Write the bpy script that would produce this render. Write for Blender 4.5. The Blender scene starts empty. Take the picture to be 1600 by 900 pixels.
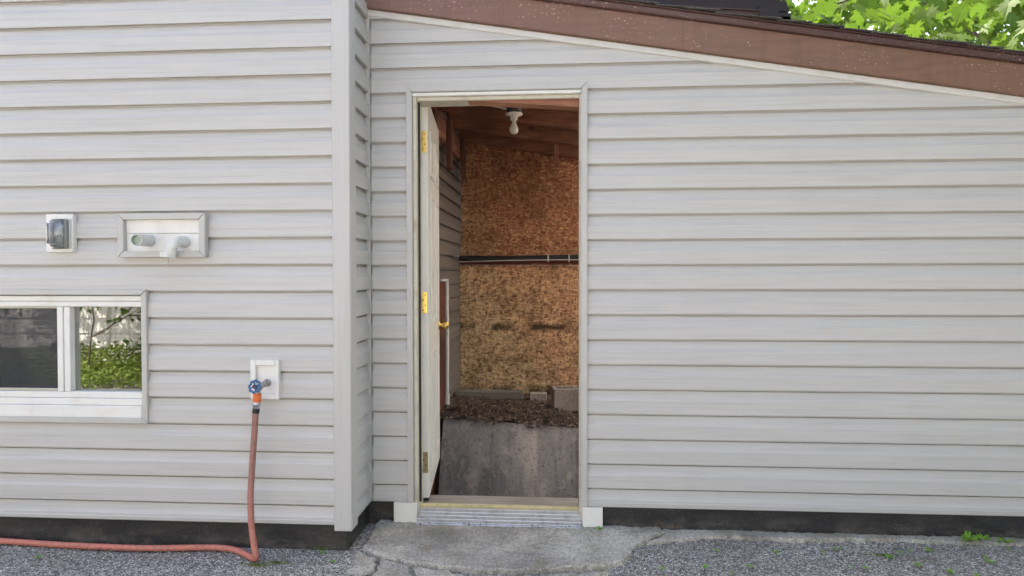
import bpy, bmesh, math, random
from mathutils import Vector, Matrix, noise
random.seed(7)
scene = bpy.context.scene
col = scene.collection
rad = math.radians

# ---------------------------------------------------------------- camera
F, CZ, CD = 1050.0, 1.28, 3.35            # focal length in photo pixels, eye height, distance to the shed wall
pit, yaw, rol = rad(-.98), rad(-4.08), rad(-.10)
W = Vector((math.sin(yaw)*math.cos(pit), math.cos(yaw)*math.cos(pit), math.sin(pit)))
R0 = Vector((math.cos(yaw), -math.sin(yaw), 0)); U0 = R0.cross(W)
R = R0*math.cos(rol)+U0*math.sin(rol); U = -R0*math.sin(rol)+U0*math.cos(rol)
cam = bpy.data.cameras.new('camera'); camo = bpy.data.objects.new('camera', cam); col.objects.link(camo)
cam.sensor_width = 36; cam.lens = 36*F/1600; cam.clip_end = 1000; cam.clip_start = .02
camo.matrix_world = Matrix(((R.x, U.x, -W.x, 0), (R.y, U.y, -W.y, -CD), (R.z, U.z, -W.z, CZ), (0, 0, 0, 1)))
scene.camera = camo

# ---------------------------------------------------------------- sky, sun, exposure
SUN_EL, SUN_AZ = rad(54), rad(-24)        # behind the shed, a little to the left
wd = bpy.data.worlds.new('World'); scene.world = wd; wd.use_nodes = True
wt = wd.node_tree; bg = wt.nodes['Background']
sky = wt.nodes.new('ShaderNodeTexSky'); sky.sky_type = 'NISHITA'; sky.sun_disc = False
sky.sun_elevation = SUN_EL; sky.sun_rotation = SUN_AZ; sky.air_density = 1.0; sky.dust_density = 4.0; sky.ozone_density = 1.0
wt.links.new(sky.outputs[0], bg.inputs[0]); bg.inputs[1].default_value = .15
sl = bpy.data.lights.new('sun', 'SUN'); sl.energy = 3.6; sl.angle = rad(.53); sl.color = (1, .95, .87)
so = bpy.data.objects.new('sun', sl); col.objects.link(so)
to_sun = Vector((math.sin(SUN_AZ)*math.cos(SUN_EL), math.cos(SUN_AZ)*math.cos(SUN_EL), math.sin(SUN_EL)))
so.rotation_euler = to_sun.to_track_quat('Z', 'Y').to_euler(); so.location = (6, 14, 20)
scene.view_settings.view_transform = 'Standard'; scene.view_settings.look = 'None'
scene.view_settings.gamma = 1; scene.view_settings.exposure = 2.0
scene.view_settings.use_white_balance = True; scene.view_settings.white_balance_temperature = 7350; scene.view_settings.white_balance_tint = 12
scene.render.engine = 'CYCLES'

def px(x, y, Y=None, Z=None, X=None):
    """photo pixel -> point on the plane Y, Z or X = value"""
    d = W*F+R*(x-800)+U*(450-y)
    if Y is not None: t = (Y+CD)/d.y
    elif Z is not None: t = (Z-CZ)/d.z
    else: t = X/d.x
    return Vector((t*d.x, -CD+t*d.y, CZ+t*d.z))

# ---------------------------------------------------------------- material helpers
def srgb(r, g, b):
    f = lambda c: (c/255/12.92) if c <= 10 else ((c/255+.055)/1.055)**2.4
    return (f(r), f(g), f(b), 1)
class NT:
    def __init__(s, name):
        s.m = bpy.data.materials.new(name); s.m.use_nodes = True; s.t = s.m.node_tree
        s.b = s.t.nodes['Principled BSDF']; s.out = s.t.nodes['Material Output']
    def n(s, kind, **kw):
        nd = s.t.nodes.new('ShaderNode'+kind)
        for k, v in kw.items():
            if hasattr(nd, k) and k not in nd.inputs: setattr(nd, k, v)
            else: s.put(nd.inputs[k], v)
        return nd
    def put(s, sock, v):
        if isinstance(v, bpy.types.NodeSocket): s.t.links.new(v, sock)
        elif isinstance(v, bpy.types.Node): s.t.links.new(v.outputs[0], sock)
        else: sock.default_value = v
    def pos(s, sc=(1, 1, 1), rot=(0, 0, 0), loc=(0, 0, 0), obj=False):
        src = s.n('TexCoord').outputs['Object'] if obj else s.n('NewGeometry').outputs['Position']
        mp = s.n('Mapping'); s.put(mp.inputs[0], src); mp.inputs['Scale'].default_value = sc
        mp.inputs['Rotation'].default_value = rot; mp.inputs['Location'].default_value = loc
        return mp.outputs[0]
    def noise(s, vec, scale=1, detail=4, rough=.55, dist=0):
        nd = s.n('TexNoise'); s.put(nd.inputs['Vector'], vec); nd.inputs['Scale'].default_value = scale
        nd.inputs['Detail'].default_value = detail; nd.inputs['Roughness'].default_value = rough; nd.inputs['Distortion'].default_value = dist
        return nd.outputs['Fac']
    def vor(s, vec, scale=1, feat='F1', rnd=1):
        nd = s.n('TexVoronoi'); s.put(nd.inputs['Vector'], vec); nd.feature = feat
        nd.inputs['Scale'].default_value = scale; nd.inputs['Randomness'].default_value = rnd
        return nd
    def ramp(s, fac, stops, interp='LINEAR'):
        nd = s.n('ValToRGB'); s.put(nd.inputs[0], fac); cr = nd.color_ramp; cr.interpolation = interp
        while len(cr.elements) < len(stops): cr.elements.new(.5)
        for e, (p, c) in zip(cr.elements, stops):
            e.position = p; e.color = c if len(c) == 4 else (*c, 1)
        return nd.outputs[0]
    def mix(s, fac, a, b, mode='MIX'):
        nd = s.n('MixRGB', blend_type=mode); s.put(nd.inputs[0], fac); s.put(nd.inputs[1], a); s.put(nd.inputs[2], b)
        return nd.outputs[0]
    def math(s, op, a, b=0.0, c=0.0, clamp=False):
        nd = s.n('Math', operation=op, use_clamp=clamp); s.put(nd.inputs[0], a); s.put(nd.inputs[1], b); s.put(nd.inputs[2], c)
        return nd.outputs[0]
    def sep(s, vec):
        nd = s.n('SeparateXYZ'); s.put(nd.inputs[0], vec); return nd.outputs
    def bump(s, h, strength=.3, dist=.002):
        nd = s.n('Bump'); nd.inputs['Strength'].default_value = strength; nd.inputs['Distance'].default_value = dist
        s.put(nd.inputs['Height'], h); s.put(s.b.inputs['Normal'], nd.outputs[0])
    def fin(s, colr, rough=.6, metal=0, spec=.5):
        s.put(s.b.inputs['Base Color'], colr); s.put(s.b.inputs['Roughness'], rough)
        s.b.inputs['Metallic'].default_value = metal; s.b.inputs['Specular IOR Level'].default_value = spec
        return s.m
G3 = lambda v: (v, v, v, 1)

def m_siding(name, base, grain=(1.9, 1.9, 130), k=.22):
    t = NT(name)
    wob = t.noise(t.pos((3, 3, 9)), 1, 2)
    g = t.noise(t.pos(grain), 1, 5, .62, .35)
    lines = t.ramp(g, [(.38, G3(0)), (.49, G3(1))])
    big = t.noise(t.pos((.9, .9, 1.6)), 1, 4)
    dirt = t.noise(t.pos((5, 5, 2)), 1, 5, .65)
    info = t.n('ObjectInfo').outputs['Random']
    c = t.mix(t.math('MULTIPLY', t.math('SUBTRACT', 1.0, lines), k), base, [b*.6 for b in base[:3]]+[1])
    c = t.mix(t.ramp(dirt, [(.55, G3(0)), (.8, G3(.08))]), c, srgb(150, 142, 125))
    c = t.mix(t.ramp(big, [(.35, G3(0)), (.7, G3(.10))]), c, srgb(176, 172, 162))
    c = t.mix(t.math('MULTIPLY', info, .07), c, G3(.40))
    t.bump(t.math('ADD', lines, t.math('MULTIPLY', wob, .15)), .3, .0020)
    return t.fin(c, t.math('ADD', .42, t.math('MULTIPLY', big, .16)), 0, .42)
M = {}
M['siding'] = m_siding('vinyl_siding', (.560, .552, .545, 1))
M['siding_v'] = m_siding('vinyl_siding_post', (.550, .543, .535, 1), (150, 150, 1.9), .12)
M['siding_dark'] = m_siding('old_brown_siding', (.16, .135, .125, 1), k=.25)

def m_plain(name, c, rough=.5, metal=0, var=.12, scale=9, bump=.1, spec=.45, grime=None, gk=.35):
    t = NT(name)
    a = t.noise(t.pos((scale,)*3), 1, 5, .6)
    cc = t.mix(t.math('MULTIPLY', a, var*1.6), c, [v*.55 for v in c[:3]]+[1])
    if grime:
        d = t.noise(t.pos((scale*1.7,)*3, loc=(3, 1, 7)), 1, 6, .7)
        cc = t.mix(t.ramp(d, [(.5, G3(0)), (.72, G3(gk))]), cc, grime)
    if bump: t.bump(t.noise(t.pos((scale*14,)*3), 1, 3), bump, .001)
    return t.fin(cc, t.math('ADD', rough-.08, t.math('MULTIPLY', a, .16)), metal, spec)
M['trim'] = m_plain('aluminium_trim', (.53, .525, .51, 1), .4, 0, .10, 5, .04, grime=srgb(150, 140, 120), gk=.15)
M['trim_light'] = m_plain('pale_rake_trim', (.66, .655, .63, 1), .42, 0, .10, 5, .04, grime=srgb(150, 140, 120), gk=.2)
M['white'] = m_plain('white_vinyl', (.80, .80, .785, 1), .38, 0, .08, 5, .03, grime=srgb(170, 160, 135), gk=.22)
M['cream'] = m_plain('cream_frame_paint', (.62, .59, .49, 1), .5, 0, .2, 6, .08, grime=srgb(120, 100, 70), gk=.5)
M['white_dirty'] = m_plain('weathered_white_pvc', (.70, .71, .69, 1), .5, 0, .15, 12, .08, grime=srgb(140, 130, 105), gk=.4)
M['door'] = m_plain('door_paint', (.75, .745, .70, 1), .42, 0, .04, 5, .03, grime=srgb(150, 140, 115), gk=.06)
M['brass'] = m_plain('brass', (.78, .56, .17, 1), .3, 1, .18, 20, .05)
M['brass_old'] = m_plain('tarnished_brass', (.42, .34, .20, 1), .45, 1, .4, 40, .1)
M['steel'] = m_plain('dull_steel', (.50, .49, .47, 1), .38, 1, .3, 40, .1)
M['alu'] = m_plain('mill_aluminium', (.66, .67, .69, 1), .36, 1, .25, 18, .08, grime=srgb(90, 80, 65), gk=.4)
M['strip'] = m_plain('yellowed_vinyl_strip', (.66, .57, .33, 1), .45, 0, .3, 18, .08, grime=srgb(90, 75, 50), gk=.5)
M['black'] = m_plain('black_rubber', (.018, .018, .02, 1), .45, 0, .3, 20, .1)
M['blackbox'] = m_plain('black_box', (.035, .037, .037, 1), .4, 0, .3, 30, .1)
M['blue'] = m_plain('blue_enamel', (.04, .16, .36, 1), .38, 0, .5, 60, .2, grime=srgb(120, 130, 140), gk=.4)
M['orange'] = m_plain('orange_plastic', (.80, .18, .05, 1), .4, 0, .15, 30, .05)
M['porcelain'] = m_plain('porcelain', (.72, .70, .64, 1), .25, 0, .1, 30, .02)
M['dark_hole'] = m_plain('dark_void', (.02, .02, .02, 1), .9, 0, .1, 5, 0)
M['greyplastic'] = m_plain('grey_plastic', (.24, .25, .24, 1), .45, 0, .15, 30, .05)
M['pipe_green'] = m_plain('pipe_inside', (.46, .56, .48, 1), .6, 0, .2, 20, .05)
M['copper'] = m_plain('painted_copper', (.16, .03, .022, 1), .45, 0, .5, 20, .1)
M['room'] = m_plain('room_paint', (.30, .29, .28, 1), .8, 0, .2, 3, 0)

def m_hose():
    t = NT('hose_rubber')
    z = t.sep(t.pos())[2]
    a = t.noise(t.pos((30, 30, 5)), 1, 5)
    up = t.math('MULTIPLY', t.math('SUBTRACT', z, .10), 3.2, clamp=True)
    c = t.mix(t.math('ADD', t.math('MULTIPLY', up, .75), t.math('MULTIPLY', a, .15), clamp=True), (.58, .19, .14, 1), (.30, .16, .14, 1))
    c = t.mix(t.ramp(t.noise(t.pos((60, 60, 60)), 1, 4), [(.46, G3(0)), (.7, G3(.6))]), c, srgb(116, 92, 82))
    t.bump(a, .15, .001)
    return t.fin(c, .5)
M['hose'] = m_hose()

def m_asphalt():
    t = NT('chipseal_asphalt')
    p = t.pos((1, 1, 1))
    v = t.vor(t.pos((1, 1.0, 1)), 112)
    v2 = t.vor(p, 200)
    tone = t.sep(v.outputs['Color'])[0]
    tone2 = t.sep(v2.outputs['Color'])[0]
    c = t.ramp(tone, [(0, srgb(70, 69, 70)), (.25, srgb(126, 124, 122)), (.5, srgb(178, 176, 173)), (.78, srgb(226, 224, 221)), (1, srgb(246, 245, 246))])
    c2 = t.ramp(tone2, [(0, srgb(80, 79, 82)), (.6, srgb(140, 138, 136)), (1, srgb(218, 216, 213))])
    edge = t.ramp(v.outputs['Distance'], [(.42, G3(0)), (.62, G3(1))])
    c = t.mix(edge, c, c2)
    gap = t.ramp(v2.outputs['Distance'], [(.45, G3(0)), (.75, G3(.7))])
    c = t.mix(gap, c, srgb(70, 68, 68))
    big = t.noise(t.pos((1.7, 2.6, 1)), 1, 5, .6)
    c = t.mix(t.ramp(big, [(.4, G3(0)), (.68, G3(.35))]), c, srgb(120, 116, 112))
    soil = t.noise(t.pos((4, 7, 1), loc=(2, 5, 0)), 1, 6, .7)
    c = t.mix(t.ramp(soil, [(.58, G3(0)), (.72, G3(.6))]), c, srgb(112, 100, 84))
    moss = t.noise(t.pos((3, 6, 1), loc=(9, 1, 0)), 1, 6, .7)
    c = t.mix(t.ramp(moss, [(.64, G3(0)), (.78, G3(.6))]), c, srgb(92, 96, 62))
    h = t.math('SUBTRACT', 1.0, v.outputs['Distance']); h2 = t.math('MULTIPLY', t.math('SUBTRACT', 1.0, v2.outputs['Distance']), .5)
    t.bump(t.math('ADD', h, h2), .55, .005)
    return t.fin(c, .8, 0, .35)
M['asphalt'] = m_asphalt()

def m_concrete(name, a, b, grit=True, moss=.0):
    t = NT(name)
    n1 = t.noise(t.pos((2.5, 2.5, 2.5)), 1, 6, .65); n2 = t.noise(t.pos((60, 60, 60)), 1, 4, .7)
    c = t.mix(t.ramp(n1, [(.36, G3(0)), (.62, G3(1))]), a, b)
    n3 = t.noise(t.pos((1.3, 2.2, 1), loc=(7, 3, 2)), 1, 5, .6); c = t.mix(t.ramp(n3, [(.46, G3(0)), (.66, G3(.6))]), c, srgb(108, 106, 104))
    sp = t.vor(t.pos((1, 1, 1)), 170)
    tone = t.sep(sp.outputs['Color'])[1]
    c = t.mix(.55, c, t.mix(1, c, t.ramp(tone, [(0, G3(.45)), (.5, G3(.95)), (1, G3(1.55))]), 'MULTIPLY'))
    c = t.mix(t.ramp(n2, [(.3, G3(.5)), (.5, G3(0))]), c, srgb(70, 66, 62))
    if moss:
        mo = t.noise(t.pos((7, 7, 7), loc=(4, 4, 1)), 1, 6, .7)
        c = t.mix(t.ramp(mo, [(.5, G3(0)), (.66, G3(moss))]), c, srgb(122, 117, 90))
    t.bump(t.math('ADD', n2, t.math('MULTIPLY', sp.outputs['Distance'], .5)), .6, .004)
    return t.fin(c, .85, 0, .3)
M['slab'] = m_concrete('doorstep_concrete', srgb(156, 153, 148), srgb(204, 199, 190), moss=.5)
M['block'] = m_concrete('block_concrete', srgb(150, 140, 132), srgb(172, 162, 154))
def m_retain():
    t = NT('damp_concrete')
    st = t.noise(t.pos((9, 4, .9)), 1, 6, .65, .3)
    st2 = t.noise(t.pos((2.3, 1, .5), loc=(.55, 0, 0)), 1, 3, .5)
    fine = t.noise(t.pos((45, 45, 45)), 1, 6, .75); mid = t.noise(t.pos((11, 11, 9)), 1, 6, .7)
    c = t.ramp(st2, [(.36, srgb(126, 126, 130)), (.5, srgb(154, 152, 152)), (.64, srgb(196, 189, 184))])
    c = t.mix(t.ramp(st, [(.36, G3(.6)), (.56, G3(0))]), c, srgb(84, 85, 89))
    c = t.mix(t.ramp(mid, [(.5, G3(0)), (.7, G3(.5))]), c, srgb(196, 188, 182))
    c = t.mix(t.ramp(fine, [(.34, G3(.85)), (.46, G3(0)), (.62, G3(0)), (.72, G3(.0))]), c, srgb(70, 68, 69))
    c = t.mix(t.ramp(fine, [(.62, G3(0)), (.74, G3(.6))]), c, srgb(220, 214, 206))
    t.bump(t.math('ADD', fine, mid), .7, .006)
    return t.fin(c, .8, 0, .3)
M['retain'] = m_retain()
def m_parge():
    t = NT('black_foundation_coating')
    v = t.vor(t.pos((1, 1, 1)), 130); fine = t.noise(t.pos((70, 70, 70)), 1, 5, .7); big = t.noise(t.pos((2, 2, 9)), 1, 5)
    c = t.mix(t.ramp(big, [(.4, G3(0)), (.75, G3(.5))]), srgb(38, 37, 40), srgb(74, 72, 70))
    sp = t.math('MULTIPLY', t.ramp(v.outputs['Distance'], [(.16, G3(1)), (.32, G3(0))]), t.ramp(t.sep(v.outputs['Color'])[0], [(.7, G3(0)), (.98, G3(.6))]))
    c = t.mix(t.math('MULTIPLY', sp, .6), c, srgb(176, 174, 170))
    mud = t.noise(t.pos((6, 6, 14)), 1, 6, .7); zz = t.sep(t.pos())[2]
    c = t.mix(t.math('MULTIPLY', t.ramp(mud, [(.45, G3(0)), (.7, G3(1))]), t.ramp(zz, [(.03, G3(.7)), (.10, G3(.15))])), c, srgb(118, 112, 104))
    t.bump(fine, .6, .003)
    return t.fin(c, .62, 0, .4)
M['parge'] = m_parge()
def m_osb():
    t = NT('strand_board')
    warp = t.n('TexNoise'); t.put(warp.inputs['Vector'], t.pos((7, 7, 7))); warp.inputs['Scale'].default_value = 1
    def layer(sc, rot, loc):
        vv = t.n('VectorMath', operation='ADD'); t.put(vv.inputs[0], t.pos(sc, (0, rot, 0), loc))
        w = t.n('VectorMath', operation='SCALE'); t.put(w.inputs[0], warp.outputs['Color']); w.inputs['Scale'].default_value = 1.6
        t.put(vv.inputs[1], w.outputs[0])
        v = t.vor(vv.outputs[0], 1); return v
    l1 = layer((27, 1, 70), .5, (0, 0, 0)); l2 = layer((68, 1, 30), .35, (3, 0, 5)); l3 = layer((36, 1, 78), -.7, (8, 0, 2))
    s = lambda v: t.sep(v.outputs['Color'])[0]
    tone = t.math('MULTIPLY', t.math('ADD', t.math('ADD', s(l1), s(l2)), s(l3)), .3333)
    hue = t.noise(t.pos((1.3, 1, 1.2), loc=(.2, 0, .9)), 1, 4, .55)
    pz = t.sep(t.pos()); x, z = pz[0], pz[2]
    # boards shift from yellow-grey on the house side to red-brown away from it
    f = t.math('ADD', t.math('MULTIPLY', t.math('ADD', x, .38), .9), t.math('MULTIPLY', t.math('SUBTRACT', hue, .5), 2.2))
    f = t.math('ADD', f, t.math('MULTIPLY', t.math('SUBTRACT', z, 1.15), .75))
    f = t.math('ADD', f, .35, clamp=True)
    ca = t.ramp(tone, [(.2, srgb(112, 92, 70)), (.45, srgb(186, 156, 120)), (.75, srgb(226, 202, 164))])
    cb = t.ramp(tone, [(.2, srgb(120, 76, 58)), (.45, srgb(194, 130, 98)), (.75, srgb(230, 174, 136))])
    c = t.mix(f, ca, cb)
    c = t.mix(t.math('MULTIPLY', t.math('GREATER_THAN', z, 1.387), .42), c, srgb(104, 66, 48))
    dk = t.math('MULTIPLY', t.ramp(s(l2), [(.84, G3(0)), (.92, G3(1))]), t.ramp(s(l1), [(.4, G3(0)), (.5, G3(.7))]))
    c = t.mix(dk, c, srgb(84, 56, 40))
    lt = t.ramp(s(l3), [(.88, G3(0)), (.95, G3(.5))]); c = t.mix(lt, c, srgb(222, 184, 128))
    # damp stain along an old joint
    jn = t.noise(t.pos((8, 1, 20)), 1, 5, .7); jl = t.noise(t.pos((3.1, 1, .1), loc=(1.9, 0, 0)), 1, 2)
    dz = t.math('ABSOLUTE', t.math('ADD', t.math('SUBTRACT', z, .80), t.math('MULTIPLY', t.math('SUBTRACT', jn, .5), .09)))
    band = t.math('MULTIPLY', t.ramp(dz, [(.004, G3(1)), (.05, G3(0))]), t.ramp(jl, [(.46, G3(.12)), (.56, G3(1))]))
    c = t.mix(t.math('MULTIPLY', band, .9), c, srgb(40, 30, 24))
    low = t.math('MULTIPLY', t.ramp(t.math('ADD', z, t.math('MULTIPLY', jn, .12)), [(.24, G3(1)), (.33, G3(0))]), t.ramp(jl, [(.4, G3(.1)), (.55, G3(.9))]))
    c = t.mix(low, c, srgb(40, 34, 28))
    blot = t.noise(t.pos((2.2, 1, 2.6), loc=(5, 0, 3)), 1, 5, .65)
    c = t.mix(t.ramp(blot, [(.48, G3(0)), (.68, G3(.7))]), c, srgb(104, 78, 58))
    t.bump(t.math('ADD', s(l1), s(l3)), .5, .002)
    return t.fin(c, .75, 0, .25)
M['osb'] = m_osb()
def m_lumber(name, c0, c1, c2, axis=0, knots=True):
    t = NT(name)
    sc = [38, 38, 38]; sc[axis] = 2.4
    g = t.noise(t.pos(tuple(sc)), 1, 6, .6, .8); big = t.noise(t.pos((2.2, 2.2, 2.2)), 1, 5)
    c = t.ramp(g, [(.3, c0), (.52, c1), (.72, c2)])
    c = t.mix(t.ramp(big, [(.35, G3(.7)), (.6, G3(0))]), c, [v*.35 for v in c0[:3]]+[1])
    if knots:
        ks = [9, 9, 9]; ks[axis] = 3.6
        v = t.vor(t.pos(tuple(ks)), 1)
        k = t.math('MULTIPLY', t.ramp(v.outputs['Distance'], [(.10, G3(1)), (.2, G3(0))]), t.ramp(t.sep(v.outputs['Color'])[2], [(.5, G3(0)), (.55, G3(.9))]))
        c = t.mix(k, c, [v*.22 for v in c0[:3]]+[1])
    c = t.mix(t.math('MULTIPLY', t.n('ObjectInfo').outputs['Random'], .6), c, [v*.42 for v in c0[:3]]+[1])
    t.bump(g, .4, .002)
    return t.fin(c, .7, 0, .3)
M['rafter'] = m_lumber('stained_rafter', srgb(140, 92, 74), srgb(190, 134, 106), srgb(222, 172, 134))
M['rafter_y'] = m_lumber('stained_sheathing', srgb(136, 92, 76), srgb(184, 132, 108), srgb(214, 164, 132), 1)
M['post'] = m_lumber('stained_post', srgb(104, 70, 62), srgb(146, 102, 88), srgb(180, 134, 114), 2)
M['redboard'] = m_lumber('red_stained_board', srgb(66, 38, 30), srgb(116, 66, 48), srgb(150, 96, 72), 2)
M['sillwood'] = m_lumber('bare_sill_wood', srgb(158, 148, 140), srgb(190, 181, 172), srgb(210, 202, 194), 0, False)
M['greywood'] = m_lumber('grey_weathered_lumber', srgb(124, 120, 112), srgb(160, 156, 148), srgb(184, 180, 170), 0, False)
def m_fascia(name, c, dark, specks):
    t = NT(name)
    g = t.noise(t.pos((5, 30, 46)), 1, 5, .6, .5); big = t.noise(t.pos((2, 2, 5)), 1, 5)
    cc = t.mix(t.ramp(g, [(.35, G3(.30)), (.55, G3(0))]), c, dark)
    cc = t.mix(t.ramp(big, [(.42, G3(0)), (.7, G3(.45))]), cc, [v*.7+.03 for v in c[:3]]+[1])
    fade = t.ramp(t.math('MULTIPLY', t.math('ADD', t.sep(t.pos())[0], 1.0), .31), [(.1, G3(.45)), (.75, G3(0))])
    cc = t.mix(fade, cc, srgb(136, 104, 100))
    cl = t.noise(t.pos((2.6, 3, 7)), 1, 5, .65); fl = t.noise(t.pos((55, 55, 85)), 1, 3, .6)
    k = t.math('MULTIPLY', t.ramp(fl, [(.625, G3(0)), (.66, G3(1))]), t.ramp(cl, [(.47, G3(0)), (.60, G3(specks))]))
    run = t.noise(t.pos((26, 26, 1.2)), 1, 4, .6); cc = t.mix(t.ramp(run, [(.52, G3(0)), (.72, G3(.2))]), cc, dark)
    cc = t.mix(k, cc, srgb(214, 186, 168))
    kn = t.vor(t.pos((3.3, 9, 9)), 1)
    kk = t.math('MULTIPLY', t.ramp(kn.outputs['Distance'], [(.06, G3(.6)), (.16, G3(0))]), t.ramp(t.sep(kn.outputs['Color'])[1], [(.6, G3(0)), (.65, G3(1))]))
    cc = t.mix(kk, cc, dark)
    t.bump(t.math('ADD', g, t.math('MULTIPLY', k, -1.0)), .35, .0025)
    return t.fin(cc, .55, 0, .4)
M['fascia'] = m_fascia('brown_fascia_paint', srgb(130, 98, 82), srgb(80, 60, 50), .8)
M['drip'] = m_fascia('dark_brown_trim_paint', srgb(88, 64, 62), srgb(58, 42, 40), .6)
M['soffit'] = m_plain('dark_soffit', srgb(64, 54, 56), .7, 0, .3, 4, .1)
def m_shingle():
    t = NT('asphalt_shingle')
    v = t.vor(t.pos((1, 1, 1)), 400); n = t.noise(t.pos((5, 5, 5)), 1, 5)
    c = t.ramp(t.sep(v.outputs['Color'])[0], [(0, srgb(52, 50, 52)), (.6, srgb(92, 88, 88)), (1, srgb(150, 146, 142))])
    c = t.mix(t.ramp(n, [(.4, G3(0)), (.7, G3(.5))]), c, srgb(64, 58, 54))
    t.bump(v.outputs['Distance'], .6, .002)
    return t.fin(c, .9, 0, .2)
M['shingle'] = m_shingle()
def m_debris():
    t = NT('leaf_litter')
    v = t.vor(t.pos((60, 45, 60)), 1); n = t.noise(t.pos((4, 4, 4)), 1, 5); info = t.n('ObjectInfo')
    c = t.ramp(t.sep(v.outputs['Color'])[0], [(0, srgb(50, 41, 38)), (.5, srgb(84, 70, 63)), (.88, srgb(116, 99, 90)), (1, srgb(170, 152, 138))])
    c = t.mix(t.ramp(n, [(.4, G3(.4)), (.6, G3(0))]), c, srgb(70, 64, 60))
    t.bump(v.outputs['Distance'], .8, .01)
    return t.fin(c, .9, 0, .2)
M['debris'] = m_debris()
def m_leaf(name, a, b, trans=.5, tcol=None):
    t = NT(name)
    r = t.n('ObjectInfo').outputs['Random']; n = t.noise(t.pos((3, 3, 3)), 1, 3)
    isl = t.n('NewGeometry').outputs['Random Per Island']
    f = t.math('MULTIPLY', t.math('ADD', t.math('ADD', r, isl), n), .42)
    c = t.mix(t.ramp(f, [(.3, G3(0)), (.75, G3(1))]), a, b)
    tc = t.mix(.5, c, tcol or (.28, .42, .04, 1))
    t.fin(c, .6, 0, .2)
    tr = t.n('BsdfTranslucent'); t.put(tr.inputs[0], tc)
    mx = t.n('MixShader'); mx.inputs[0].default_value = trans
    t.put(mx.inputs[1], t.b.outputs[0]); t.put(mx.inputs[2], tr.outputs[0]); t.put(t.out.inputs[0], mx.outputs[0])
    return t.m
M['maple'] = m_leaf('maple_leaf', (.05, .13, .03, 1), (.11, .20, .03, 1), .40, (.13, .25, .02, 1))
M['ivy'] = m_leaf('bank_weeds', (.06, .12, .025, 1), (.19, .25, .07, 1), .3)
M['weed'] = m_leaf('weed_leaf', (.12, .34, .05, 1), (.24, .46, .07, 1), .3)
M['bark'] = m_lumber('bark', srgb(70, 60, 52), srgb(100, 88, 78), srgb(130, 118, 106), 2, False)
def m_glass():
    t = NT('window_glass')
    gl = t.n('BsdfGlossy'); gl.inputs['Roughness'].default_value = .0; gl.inputs['Color'].default_value = (1, 1, 1, 1)
    tr = t.n('BsdfTransparent'); tr.inputs[0].default_value = (.82, .85, .84, 1)
    fr = t.n('Fresnel'); fr.inputs['IOR'].default_value = 1.5
    nz = t.n('Bump'); nz.inputs['Strength'].default_value = .012; nz.inputs['Distance'].default_value = .01
    t.put(nz.inputs['Height'], t.noise(t.pos((4, 4, 4)), 1, 2)); t.put(gl.inputs['Normal'], nz.outputs[0])
    mx = t.n('MixShader'); t.put(mx.inputs[0], t.math('ADD', t.math('MULTIPLY', fr.outputs[0], 2.8), .08, clamp=True))
    t.put(mx.inputs[1], tr.outputs[0]); t.put(mx.inputs[2], gl.outputs[0]); t.put(t.out.inputs[0], mx.outputs[0])
    return t.m
M['glass'] = m_glass()
def m_screen():
    t = NT('insect_screen_mesh')
    tr = t.n('BsdfTransparent'); mx = t.n('MixShader'); mx.inputs[0].default_value = .42
    t.fin(srgb(56, 58, 70), .6)
    t.put(mx.inputs[1], tr.outputs[0]); t.put(mx.inputs[2], t.b.outputs[0]); t.put(t.out.inputs[0], mx.outputs[0])
    return t.m
M['screen'] = m_screen()
def m_clear():
    t = NT('clear_plastic')
    t.fin((.95, .96, .97, 1), .06, 0, .5); t.b.inputs['Transmission Weight'].default_value = 1; t.b.inputs['IOR'].default_value = 1.45
    tr = t.n('BsdfTransparent'); tr.inputs[0].default_value = (.9, .92, .93, 1)
    gl = t.n('BsdfGlossy'); gl.inputs['Roughness'].default_value = .05
    fr = t.n('Fresnel'); fr.inputs['IOR'].default_value = 1.6
    mx = t.n('MixShader'); t.put(mx.inputs[0], t.math('ADD', t.math('MULTIPLY', fr.outputs[0], 1.3), .05, clamp=True))
    t.put(mx.inputs[1], tr.outputs[0]); t.put(mx.inputs[2], gl.outputs[0]); t.put(t.out.inputs[0], mx.outputs[0])
    return t.m
M['clear'] = m_clear()
def m_frost():
    t = NT('added_frosted_panel'); tr = t.n('BsdfTranslucent'); tr.inputs[0].default_value = (.92, .92, .90, 1); t.put(t.out.inputs[0], tr.outputs[0]); return t.m
M['frosted'] = m_frost()
def m_bulb():
    t = NT('frosted_bulb_glass'); t.fin((.82, .80, .74, 1), .3, 0, .5); t.b.inputs['Transmission Weight'].default_value = .25
    return t.m
M['bulb'] = m_bulb()
def m_shake():
    t = NT('white_shake_paint')
    g = t.noise(t.pos((70, 70, 1.5)), 1, 4, .6); br = t.vor(t.pos((7, 7, .01)), 1, 'DISTANCE_TO_EDGE')
    c = t.mix(t.ramp(br.outputs['Distance'], [(.0, G3(.8)), (.05, G3(0))]), (.74, .74, .74, 1), (.25, .25, .26, 1))
    c = t.mix(t.ramp(g, [(.35, G3(.35)), (.55, G3(0))]), c, (.45, .45, .46, 1))
    t.bump(g, .5, .004)
    return t.fin(c, .6, 0, .3)
M['shake'] = m_shake()

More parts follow.
